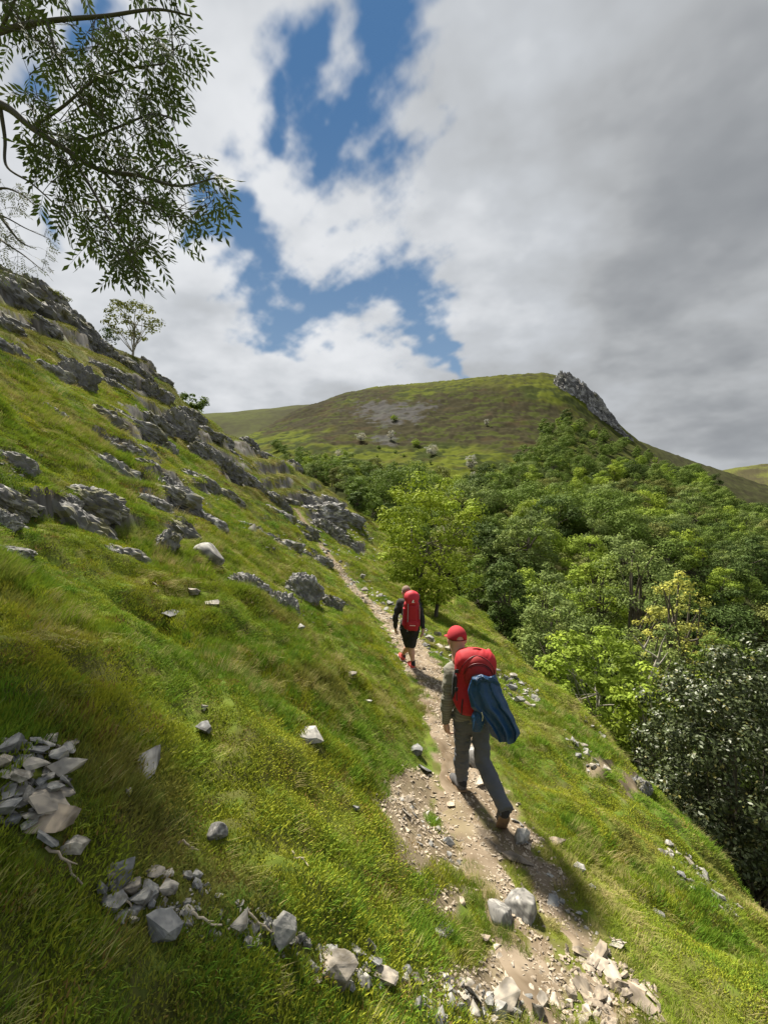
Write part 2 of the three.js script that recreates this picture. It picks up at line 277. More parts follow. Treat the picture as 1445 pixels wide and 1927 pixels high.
{
  const n = near.nt * near.nr, col = new Float32Array(n * 3);
  for (let k = 0; k < n; k++) {
    const x = near.pos[k * 3], y = near.pos[k * 3 + 1], d = -near.pos[k * 3 + 2], r = Math.hypot(x, d), c = cover(x, d, y);
    let base = mix3(C.green, C.yell, clamp(c.straw * 0.8 + 0.25 * vn(x * 7, d * 7, 2)));  // dark ground tones carry painted shade for the gaps in the grass
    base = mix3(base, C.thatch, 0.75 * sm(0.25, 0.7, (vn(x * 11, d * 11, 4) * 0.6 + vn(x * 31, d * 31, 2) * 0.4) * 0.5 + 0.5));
    if (r > 12) base = mix3(base, C.straw, 0.35 * sm(0.55, 0.9, c.straw));
    const grit = 0.5 + 0.5 * fbm(x * 14, d * 14, 3, 4);
    const soil = mix3(C.soil, C.soilPale, grit);
    base = mix3(base, soil, c.soil);
    const rk = near.info[k * 2 + 1];
    if (rk > 0.12) { const g = 0.5 + 0.5 * fbm(x * 2.2, y * 2.2, d * 2.2, 4), li = fbm(x * 3.1 + 7, y * 3.1, d * 3.1, 3); let c = mix3([0.085, 0.08, 0.07], [0.15, 0.145, 0.135], sm(0.3, 0.75, g)); c = mix3(c, [0.26, 0.25, 0.235], 0.3 * sm(0.1, 0.3, li)); c = mix3(c, [0.055, 0.045, 0.028], 0.7 * sm(0.12, 0.3, -li + 0.3 * vn(x * 7, y * 7, d * 7))); base = mix3(base, c, sm(0.15, 0.5, rk + 0.35 * vn(x * 3, d * 3, y * 4))); }
    else if (near.info[k * 2] > 0) base = mix3(base, [0.085, 0.07, 0.032], 0.5 * (0.5 + 0.5 * vn(x * 2, d * 2, y * 2)));
    col.set(base, k * 3);
  }
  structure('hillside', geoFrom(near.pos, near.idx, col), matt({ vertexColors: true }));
}
{
  const n = fell.nt * fell.nr, col = new Float32Array(n * 3);
  for (let k = 0; k < n; k++) {
    const x = fell.pos[k * 3], y = fell.pos[k * 3 + 1], d = -fell.pos[k * 3 + 2], u = CU + F * x / d, v = CV - F * y / d;
    const big = fbm(x * 0.018 + 4, d * 0.018, 1, 4), m = fbm(x * 0.07, d * 0.05, 5, 4), f = fbm(x * 0.35, d * 0.35, 2, 3);
    // heather across the upper left of the face, bracken below, turf along the brow
    let he = sm(-0.12, 0.16, 0.42 - Math.abs(v - (780 - (u - 700) * 0.04)) / 125 + big * 0.8 + m * 0.45 - sm(950, 1060, u) * 0.1 - sm(560, 500, u) * 0.1);
    const st = fbm(x * 0.10 + d * 0.05, d * 0.22, 2, 5), st2 = fbm(x * 0.26, d * 0.4, 6, 3), st3 = vn(x * 0.7, d * 0.55, 9);
    let base = mix3([0.098, 0.118, 0.014], [0.038, 0.050, 0.012], sm(-0.2, 0.26, st + 0.6 * st2 + 0.2 * st3));
    base = mix3(base, mix3([0.026, 0.022, 0.015], [0.048, 0.042, 0.022], clamp(0.5 + st2 + 0.3 * st3)), 0.94 * he);
    base = mix3(base, [0.062, 0.078, 0.014], 0.7 * he * sm(0.12, 0.3, st - 0.5 * st2 + 0.15 * st3));
    base = mix3(base, [0.075, 0.047, 0.024], 0.3 * sm(0.1, 0.5, fbm(x * 0.1 + 50, d * 0.1, 8, 3)));
    base = mix3(base, mix3([0.10, 0.112, 0.016], [0.05, 0.055, 0.016], sm(-0.1, 0.3, st2 + st)), 0.7 * sm(745, 718, v + 10 * m) * sm(600, 700, u));
    const sc = Math.max(Math.exp(-(((u - 735) / 75) ** 2 + ((v - 775) / 26) ** 2)), Math.exp(-(((u - 730) / 38) ** 2 + ((v - 828) / 13) ** 2)) * 0.9, Math.exp(-(((u - 800) / 35) ** 2 + ((v - 765) / 14) ** 2)) * 0.8);
    base = mix3(base, [0.095, 0.093, 0.095], sm(0.45, 0.8, sc + 0.85 * fbm(x * 0.22, d * 0.3, 3, 5)) * 0.75);
    base = mix3(base, [0.045, 0.047, 0.02], 0.55 * Math.max(sm(900, 960, v + 40 * m), sm(980, 1060, u + 60 * m) * sm(760, 830, v + 40 * m)));
    base = base.map(c => c * 0.8);
    base = mix3(base, mix3([0.034, 0.032, 0.02], [0.05, 0.054, 0.022], clamp(0.5 + st + st2)), 0.9 * sm(1190, 1260, u + 20 * m));
    col.set(base, k * 3);
  }
  structure('fell', geoFrom(fell.pos, fell.idx, col), matt({ vertexColors: true }));
}
// moorland farther off: left behind the spur, right beyond the valley
function moor(name, P, cols, seed) {
  const f = makeRBF(P.map(([u, v, d]) => { const p = pix(u, v, d), [t, l, r] = polar(p.x, d); return [t, l, p.y / r]; }));
  const ts = P.map(([u]) => Math.atan((u - CU) / F)), rs = P.map(([u, v, d]) => Math.log(Math.hypot((u - CU) / F * d, d)));
  const g = polarGrid(span(Math.min(...ts), Math.max(...ts), 160), span(Math.min(...rs), Math.max(...rs), 120), (x, d) => { const [t, l, r] = polar(x, d); return f(t, l) * r + r * 0.004 * fbm(x * 0.01, d * 0.01, seed, 4) + r * 0.0009 * fbm(x * 0.1, d * 0.1, seed, 2); });
  const col = new Float32Array(g.nt * g.nr * 3);
  for (let k = 0; k < g.nt * g.nr; k++) { const x = g.pos[k * 3], d = -g.pos[k * 3 + 2]; col.set(mix3(cols[0], cols[1], clamp(0.5 + 1.6 * fbm(x * 0.012, d * 0.012, seed, 5) + 0.3 * vn(x * 0.3, d * 0.3, seed))), k * 3); }
  structure(name, geoFrom(g.pos, g.idx, col), matt({ vertexColors: true }));
}
moor('moor', [[200, 800, 640], [385, 779, 660], [470, 772, 680], [560, 763, 700], [700, 750, 720], [200, 900, 360], [385, 860, 380], [470, 840, 400], [560, 820, 420], [700, 810, 440], [200, 860, 1000], [385, 840, 1000], [560, 830, 1000], [700, 830, 1000]], [[0.065, 0.075, 0.024], [0.042, 0.042, 0.022]], 3);
moor('distant_moor', [[1240, 890, 700], [1290, 882, 760], [1340, 893, 800], [1400, 905, 820], [1445, 918, 840], [1600, 950, 860], [1240, 1000, 420], [1340, 1020, 430], [1445, 1050, 440], [1600, 1090, 450], [1240, 960, 1200], [1340, 960, 1200], [1445, 980, 1200], [1600, 990, 1200]], [[0.036, 0.034, 0.023], [0.05, 0.052, 0.026]], 8);
moor('distant_moor', [[1180, 930, 1900], [1340, 889, 1900], [1400, 878, 1900], [1445, 873, 1900], [1600, 850, 1900], [1180, 980, 1250], [1340, 950, 1250], [1445, 945, 1250], [1600, 940, 1250], [1180, 960, 2700], [1340, 940, 2700], [1445, 930, 2700], [1600, 930, 2700]], [[0.095, 0.105, 0.028], [0.055, 0.05, 0.028]], 12);
console.log('moors');
// ---------------------------------------------------------------- the path
{
  const pos = [], col = [], idx = [], NA = 26; let rows = 0;
  for (let d = 1.25; d < 26; d += 0.03 + d * 0.006) {
    const [px] = pathAt(d);
    for (let i = 0; i <= NA; i++) {
      const t = i / NA * 2 - 1, w = PW * (0.76 + 0.30 * vn(d * 1.7, t > 0 ? 4 : 9) + 0.20 * vn(d * 6, t > 0 ? 14 : 19)) * (1 - 0.3 * sm(9, 20, d)), x = px + t * w;
      const e = Math.abs(t); let y = near.at(x, d) + 0.014 - 0.035 * sm(0.7, 1, e) - 0.012 * sm(0.9, 0.3, e) + 0.012 * fbm(x * 9, d * 9, 2, 3) + 0.006 * vn(x * 33, d * 33, 5);
      const strip = sm(0.11, 0.07, Math.abs(x - px - 0.05 - 0.06 * vn(d * 2, 7))) * sm(4.3, 3.7, d); y -= 0.02 * strip * sm(-0.6, -0.2, vn(d * 2.3, 3, 1));
      pos.push(x, y, -d);
      const g = 0.5 + 0.5 * fbm(x * 6, d * 6, 3, 5), q = 0.5 + 0.5 * vn(x * 60, d * 60, 1);
      let c = mix3([0.10, 0.074, 0.047], [0.26, 0.21, 0.155], clamp((g - 0.5) * 1.7 + 0.35 + q * 0.3)); c = mix3(c, [0.14, 0.12, 0.05], 0.5 * sm(0.55, 0.8, 0.5 + 0.5 * fbm(x * 3 + 9, d * 3, 7, 3)));
      col.push(...c);
    }
    rows++;
  }
  for (let j = 0; j + 1 < rows; j++) for (let i = 0; i < NA; i++) { const a = j * (NA + 1) + i; idx.push(a, a + 1, a + NA + 1, a + 1, a + NA + 2, a + NA + 1); }
  structure('path', geoFrom(pos, idx, col), matt({ vertexColors: true }));
}
// ---------------------------------------------------------------- rocks
// a mass of jointed rock: half-buried block, y up, z outwards; sizes in metres
function rockMass(w, h, dp, seed, { nu = 84, nv = 50, cell = 0.3, amp = 0.095, dip = 0.5, moss = 0.3, pale = 0.35, tint = [1, 1, 1] } = {}) {
  const pos = [], col = [], P = [], R = Math.max(w, h);
  for (let j = 0; j <= nv; j++) for (let i = 0; i <= nu; i++) {
    const th = i / nu * 2 * Math.PI, ph = j / nv * Math.PI, s = Math.sin(ph);
    let x = Math.cos(th) * s, y = Math.cos(ph), z = Math.sin(th) * s;
    const q = (Math.abs(x) ** 3.2 + Math.abs(y) ** 3.2 + Math.abs(z) ** 3.2) ** (-1 / 3.2); x *= q; y *= q; z *= q;
    const X = x * w / R / cell, Y = y * h / R / cell, Z = z * dp / R / cell, cx = Math.cos(dip), sx = Math.sin(dip);
    const a = (X * cx - Y * sx) * 0.75, b = (X * sx + Y * cx) * 1.9;      // beds dip
    let k = amp * blocky(a + seed * 7.3, b + seed, Z * 0.8) + amp * 0.45 * blocky(a * 2.3 + seed, b * 2.3, Z * 2.1 + seed * 3) + 0.05 * fbm(X * 1.5, Y * 1.5, Z * 1.5 + seed, 3) + 0.03 * vn(X * 7, Y * 7, Z * 7);
    k += 0.16 * fbm(x * 1.3 + seed, y * 1.3, z * 1.3, 2);
    P.push([x * w / 2 * (1 + k), y * h / 2 * (1 + k), z * dp / 2 * (1 + k)]);
  }
  const A = V(), B = V(), Cc = V(), n = V();
  const tri = (ia, ib, ic) => {
    A.fromArray(P[ia]); B.fromArray(P[ib]); Cc.fromArray(P[ic]); n.copy(B).sub(A).cross(V().copy(Cc).sub(A)); if (n.lengthSq() < 1e-14) return; n.normalize();
    const m = A.clone().add(B).add(Cc).multiplyScalar(1 / 3 / R / cell);
    const g = 0.5 + 0.5 * fbm(m.x * 1.1 + seed, m.y * 1.1, m.z * 1.1, 4), li = fbm(m.x * 3.3, m.y * 3.3 + seed, m.z * 3.3, 3), id = blocky(m.x * 0.8 + seed, m.y * 1.6, m.z);
    let c = mix3([0.095, 0.093, 0.09], [0.21, 0.204, 0.195], clamp(g + 0.2 * id)); c = mix3(c, [0.46, 0.45, 0.42], pale * sm(0.12, 0.35, li + 0.2 * id));
    c = mix3(c, [0.10, 0.095, 0.03], sm(0.1, 0.3, fbm(m.x * 1.7 + 9, m.y * 1.7, m.z * 1.7 + seed, 3) + moss - 0.45 + 0.35 * Math.max(0, n.y)) * 0.85);
    for (const p of [A, B, Cc]) { pos.push(p.x, p.y, p.z); col.push(c[0] * tint[0], c[1] * tint[1], c[2] * tint[2]); }
  };
  for (let j = 0; j < nv; j++) for (let i = 0; i < nu; i++) { const a = j * (nu + 1) + i; tri(a, a + 1, a + nu + 1); tri(a + 1, a + nu + 2, a + nu + 1); }
  return geoFrom(pos, null, col);
}
const rockMat = std({ vertexColors: true, roughness: 0.88 });
// a jutting outcrop seated in the slope at the pixel where it shows: centre, width, height on the picture
function outcrop(u, v, w, h, label, o = {}) {
  const p = hit(u, v + h * 0.25, 1.0, (x, z) => nearBase(x, -z)); if (!p) return;
  const d = -p.z, W = w * d / F, H = h * d / F;
  const m = top('rock_outcrop', rockMass(W * 1.12, H * 1.25, Math.max(W, H) * (o.deep ?? 0.85), (o.seed ?? u) * 0.37, o), rockMat, label, 'rock', o.group);
  const n = groundN(p.x, p.z, near, 0.3), f = V(n.x, 0, n.z).normalize();
  m.position.copy(p).addScaledVector(V(0, 1, 0), H * 0.12).addScaledVector(f, -Math.max(W, H) * (o.sink ?? 0.29));
  m.rotation.set(o.rx ?? 0, Math.atan2(f.x, f.z) * (o.face ?? 0.45), o.rz ?? -0.52); return m;
}
const CLIFFS = 'dark ledges of the crag on the left skyline';
outcrop(36, 885, 80, 62, 'lichen-spotted pale grey boulder at the left edge of the grass slope', { pale: 0.9, moss: 0.1, cell: 0.4, rz: -0.1 });
outcrop(18, 985, 50, 46, 'small blocky grey rock at left edge below the pale boulder', { pale: 0.7, moss: 0.1 });
outcrop(30, 1035, 92, 24, 'flat pale slab lying in bright grass at the left edge', { pale: 0.8, moss: 0, rz: -0.28 });
outcrop(150, 792, 38, 30, 'square grey boulder perched under the grassy ledge on the left', { pale: 0.5, moss: 0, cell: 0.6, rz: -0.15 });
outcrop(108, 785, 50, 36, 'broken rock face left of the square perched boulder', { pale: 0.4 });
outcrop(38, 690, 100, 62, 'dark upright rock face at left edge above the green bank', { pale: 0.2, moss: 0.25, cell: 0.2 });
outcrop(150, 715, 62, 70, 'dark stepped rock face with a grassy cap on the left slope', { pale: 0.15, moss: 0.3, cell: 0.22 });
outcrop(232, 842, 100, 30, 'pale layered slabs stacked on the left slope', { pale: 0.9, moss: 0, cell: 0.16, rz: -0.3 });
outcrop(285, 862, 46, 34, 'blocky end of the layered slabs above the grass', { pale: 0.6, moss: 0.05, cell: 0.3 });
outcrop(136, 946, 46, 34, 'small pale rock set in mossy grass left of centre slope', { pale: 0.8, moss: 0.2 });
outcrop(345, 938, 78, 56, 'split grey outcrop in the middle of the left slope', { pale: 0.5, moss: 0.2, cell: 0.2 });
outcrop(402, 985, 76, 36, 'pale smooth-faced rock right of the split outcrop', { pale: 1, moss: 0, cell: 0.36 });
outcrop(325, 1025, 34, 56, 'dark undercut peat and rock below the split outcrop', { pale: 0.2, moss: 0.5 });
outcrop(488, 1018, 46, 22, 'low pale stones showing through turf above the path', { pale: 0.9, moss: 0.1 });
outcrop(490, 1115, 90, 58, 'crumbling left end of the mossy outcrop beside the path', { pale: 0.55, moss: 0.35, cell: 0.17 });
outcrop(540, 1150, 66, 66, 'tilted striped rock rib at the middle of the mossy outcrop', { pale: 0.6, moss: 0.25, cell: 0.14, dip: 0.9, rz: -0.7 });
outcrop(585, 1115, 60, 62, 'grey block with pale lichen in the mossy outcrop', { pale: 0.5, moss: 0.2, cell: 0.3 });
outcrop(630, 1138, 52, 36, 'low right-hand block of the mossy outcrop nearest the path', { pale: 0.5, moss: 0.3, cell: 0.26 });
outcrop(618, 975, 100, 50, 'broad pale slab above the fan of scree at the bend', { pale: 0.9, moss: 0.05, cell: 0.18, dip: 0.2, rz: 0.15 });
outcrop(635, 1010, 70, 46, 'shattered rock fan below the broad pale slab', { pale: 0.7, moss: 0.1, cell: 0.1, dip: -0.6 });
outcrop(580, 1000, 60, 30, 'dark rock step left of the scree fan', { pale: 0.3, moss: 0.3 });
for (const [u, v, w, h, l] of [[60, 575, 130, 70, 'upper cliff at the left edge of the skyline crag'], [150, 622, 110, 74, 'rounded dark cliff top on the skyline crag'], [200, 660, 50, 50, 'narrow cleft cliff below the dead shrub on the skyline'], [268, 705, 64, 44, 'dark knoll under the lone skyline tree'], [300, 745, 60, 56, 'dark crag just right of the lone skyline tree'], [345, 805, 60, 84, 'steep dark crag left of the small bushy skyline tree'], [310, 800, 60, 40, 'mossy ledge rock in the middle of the dark crag'], [395, 860, 60, 60, 'striped steep slab low on the dark crag'], [440, 890, 56, 60, 'grey streaked slab at the foot of the dark crag'], [480, 912, 60, 40, 'dark broken step right of the streaked slab'], [530, 948, 70, 44, 'dark rocky ledge leading to the scree fan'], [470, 880, 44, 26, 'small dark rock on the spur above the streaked slab'], [590, 935, 50, 24, 'low dark rocks near the end of the spur'], [240, 790, 50, 34, 'dark rock ledge above the layered slabs'], [120, 680, 60, 40, 'dark broken rock between the ledges of the upper crag'], [225, 735, 60, 40, 'mossy dark rock ledge below the lone tree'], [20, 620, 70, 50, 'dark overhung rock at the left edge under the crag top']])
  outcrop(u, v, w * 0.95, h * 0.75, l, { pale: 0.25, moss: 0.34, cell: 0.26, amp: 0.10, group: CLIFFS });
// jointed rock breaking out along the ledges
{
  const R = rng(654), put = [], nrm = V();
  for (let t = 0; t < 60000 && put.length < 92; t++) {
    const k = Math.floor(R() * near.nt * near.nr); if (near.info[k * 2 + 1] < 0.55) continue;
    const x = near.pos[k * 3], y = near.pos[k * 3 + 1], d = -near.pos[k * 3 + 2]; if (d < 3) continue; const u = CU + F * x / d, v = CV - F * y / d, r = Math.hypot(x, d); if (u < -30 || u > 700) continue;
    const st = 0.30 + 0.036 * r, W = st * (0.75 + 0.9 * R()), px = W * F / d; if (px < 9 || put.some(q => Math.hypot(q[0] - u, (q[1] - v) * 1.5) < (q[2] + px) * 0.36)) continue; put.push([u, v, px]);
    const up = near.info[k * 2] > 0, m = top('rock_outcrop', rockMass(W * 1.25, W * (0.5 + 0.35 * R()), W * 0.9, u * 0.37 + v, { pale: 0.25 + 0.4 * R(), moss: 0.3, cell: 0.3, amp: 0.11, nu: 54, nv: 34, dip: 0.3 + 0.5 * R() }), rockMat, up ? 'jointed rock face under a ledge of the left skyline crag' : 'jointed rock face under a grassy ledge of the left slope', 'rock', up ? 'rock faces of the left crag' : 'rock faces of the left slope');
    nrm.copy(groundN(x, -d, near, 0.25 * st)); m.position.set(x, y, -d).addScaledVector(nrm, -W * 0.20); m.rotation.set((R() - 0.5) * 0.3, Math.atan2(nrm.x, nrm.z) * 0.5, -0.35 + 0.35 * (R() - 0.5));
  }
  console.log('ledge rocks', put.length);
}
outcrop(1165, 1432, 120, 26, 'long weathered rock slanting across the grass below the path', { pale: 0.8, moss: 0.2, rz: -0.75, cell: 0.12 });
outcrop(1215, 1490, 40, 40, 'dark undercut rock at the end of the slanting rock', { pale: 0.2, moss: 0.4 });
outcrop(840, 1757, 84, 22, 'long grey rock half sunk in turf left of the path', { pale: 0.5, moss: 0.2, rz: -0.3, deep: 0.4 });

// ---------------------------------------------------------------- loose stones
const stoneGeo = [], slabGeo = [], smoothGeo = [];
{
  const R = rng(77);
  for (let k = 0; k < 12; k++) {
    const make = (n, fx, fy, fz) => { const pts = []; for (let i = 0; i < n; i++) { const a = V(R() * 2 - 1, R() * 2 - 1, R() * 2 - 1); a.multiplyScalar((0.75 + 0.25 * R()) / Math.max(Math.abs(a.x), Math.abs(a.y), Math.abs(a.z))); if (R() < 0.5) a.normalize().multiplyScalar(1.05); pts.push(V(a.x * fx * 0.5, a.y * fy * 0.5, a.z * fz * 0.5)); } return new ConvexGeometry(pts); };
    const rough = g => {                                // faces split and chipped, so that they weather
      const a = g.attributes.position, out = []; const e = (p, q) => p.clone().add(q).multiplyScalar(0.5), dis = p => { const k = 0.06 * fbm(p.x * 4 + out.seed, p.y * 9, p.z * 4, 4) + 0.05 * blocky(p.x * 4 + out.seed, p.y * 9, p.z * 4) * 0.5 + 0.014 * vn(p.x * 23, p.y * 23, p.z * 23 + out.seed); return p.clone().multiplyScalar(1 + k); }; out.seed = R() * 50;
      const rec = (A, B, Cq, n) => { if (!n) { for (const p of [A, B, Cq]) out.push(dis(p)); return; } const x = e(A, B), y = e(B, Cq), z = e(Cq, A); rec(A, x, z, n - 1); rec(x, B, y, n - 1); rec(z, y, Cq, n - 1); rec(x, y, z, n - 1); };
      for (let i = 0; i < a.count; i += 3) rec(V().fromBufferAttribute(a, i), V().fromBufferAttribute(a, i + 1), V().fromBufferAttribute(a, i + 2), 3);
      return new THREE.BufferGeometry().setFromPoints(out);
    };
    const paint = g0 => { const g = rough(g0); const p = g.attributes.position, c = new Float32Array(p.count * 3), sd = R() * 40; for (let f = 0; f < p.count; f++) { const x = p.getX(f), y = p.getY(f), z = p.getZ(f), li = fbm(x * 4 + sd, y * 4, z * 4, 4), sp = vn(x * 14, y * 14, z * 14 + sd); let q = [0.9 + 0.75 * li + 0.12 * sp, 0.9 + 0.74 * li + 0.12 * sp, 0.88 + 0.68 * li + 0.1 * sp]; q = mix3(q, [1.55, 1.52, 1.42], 0.7 * sm(0.14, 0.3, li + 0.15 * sp)); q = mix3(q, [0.42, 0.40, 0.33], 0.7 * sm(0.15, 0.35, -li + 0.25 * sp)); c.set(q, f * 3); } g.setAttribute('color', new THREE.BufferAttribute(c, 3)); g.deleteAttribute('uv'); g.computeVertexNormals(); return g; };
    stoneGeo.push(paint(make(13, 1, 0.62, 0.8))); slabGeo.push(paint(make(11, 1, 0.19, 0.72)));
  }
  for (let k = 0; k < 6; k++) {                        // weathered boulders: facets worn round
    const pl = Array.from({ length: 12 }, () => [V(R() * 2 - 1, (R() * 2 - 1) * 0.9, R() * 2 - 1).normalize(), 0.26 + 0.22 * R()]), nu = 44, nv = 26, P = [], col = [], idx = [];
    for (let j = 0; j <= nv; j++) for (let i = 0; i <= nu; i++) { const th = i / nu * 6.28318, ph = j / nv * Math.PI, d = V(Math.cos(th) * Math.sin(ph), Math.cos(ph), Math.sin(th) * Math.sin(ph)); if (i === nu) d.set(Math.sin(ph), Math.cos(ph), 0); let r = 0.56; for (const [n, h] of pl) { const c = n.dot(d); if (c > 0.05) r = smin(r, h / c, 0.012); } r *= 1 + 0.025 * fbm(d.x * 5 + k, d.y * 5, d.z * 5, 3) + 0.012 * vn(d.x * 16, d.y * 16, d.z * 16 + k); P.push(d.x * r, d.y * r * 0.78, d.z * r * 0.85); const li = fbm(d.x * 3 + k * 5, d.y * 3, d.z * 3, 4), sp = vn(d.x * 11, d.y * 11, d.z * 11 + k); let c = mix3([0.13, 0.125, 0.118], [0.22, 0.21, 0.195], clamp(0.5 + li)); c = mix3(c, [0.38, 0.37, 0.34], 0.8 * sm(0.12, 0.3, li + 0.2 * sp)); c = mix3(c, [0.06, 0.06, 0.055], 0.7 * sm(0.45, 0.6, sp - li)); col.push(...c); }
    for (let j = 0; j < nv; j++) for (let i = 0; i < nu; i++) { const a = j * (nu + 1) + i; idx.push(a, a + 1, a + nu + 1, a + 1, a + nu + 2, a + nu + 1); }
    smoothGeo.push(geoFrom(P, idx, col));
  }
}
function grainTex(seed, lo, hi, n = 256) { const d = new Uint8Array(n * n * 4); for (let j = 0; j < n; j++) for (let i = 0; i < n; i++) { const a = 0.5 + 0.3 * fbm(i * 0.09, j * 0.09, seed, 5) + 0.25 * fbm(i * 0.35, j * 0.35, seed + 4, 3), k = (j * n + i) * 4, q = 255 * mix(lo, hi, clamp(a)); d[k] = d[k + 1] = d[k + 2] = q; d[k + 3] = 255; } const t = new THREE.DataTexture(d, n, n); t.wrapS = t.wrapT = THREE.RepeatWrapping; t.magFilter = THREE.LinearFilter; t.needsUpdate = true; return t; }
const stoneMats = [[0.20, 0.197, 0.19], [0.25, 0.243, 0.23], [0.155, 0.157, 0.16], [0.29, 0.268, 0.235], [0.225, 0.20, 0.17]].map(c => std({ color: rgb(...c), vertexColors: true, roughness: 0.85 }));
const warmMats = [[0.29, 0.24, 0.185], [0.24, 0.20, 0.155], [0.33, 0.285, 0.235], [0.20, 0.165, 0.13]].map(c => std({ color: rgb(...c), vertexColors: true, roughness: 0.9 }));
const SR = rng(4242), bare = new Map();
function bareAdd(x, d, r) { const c = 0.25; for (let i = Math.floor((x - r) / c); i <= Math.floor((x + r) / c); i++) for (let j = Math.floor((d - r) / c); j <= Math.floor((d + r) / c); j++) { const k = i * 4096 + j; if (!bare.has(k)) bare.set(k, []); bare.get(k).push([x, d, r]); } }
function isBare(x, d, f = 1) { const L = bare.get(Math.floor(x / 0.25) * 4096 + Math.floor(d / 0.25)); return L ? L.some(q => (x - q[0]) ** 2 + (d - q[1]) ** 2 < q[2] * q[2] * f) : false; }
function stone(u, v, px, label, group, { kind = 'stone', mats = stoneMats, tilt = 0.6, sink = 0.25, aspect = 1, yaw, lift = 0, name = 'loose_stone', roll } = {}) {
  const p = hit(u, v); if (!p) return;
  const s = px * -p.z / F, list = kind === 'slab' ? slabGeo : kind === 'smooth' ? smoothGeo : stoneGeo;
  const m = top(name, list[Math.floor(SR() * list.length)], kind === 'smooth' ? rockMat : mats[Math.floor(SR() * mats.length)], label, 'stone', group);
  const n = groundN(p.x, p.z, near, 0.12).lerp(V(0, 1, 0), 0.35).normalize();
  m.quaternion.setFromUnitVectors(V(0, 1, 0), n).multiply(new THREE.Quaternion().setFromEuler(new THREE.Euler((SR() - 0.5) * tilt, yaw ?? SR() * 6.28, roll ?? (SR() - 0.5) * tilt)));
  m.scale.set(s * 1.08 * aspect, s * 1.05, s * 1.05); const hh = kind === 'slab' ? 0.12 : 0.31;
  m.position.copy(p).addScaledVector(n, s * (hh - sink * 2 * hh) + lift * s); bareAdd(p.x, -p.z, s * 0.40); return m;
}
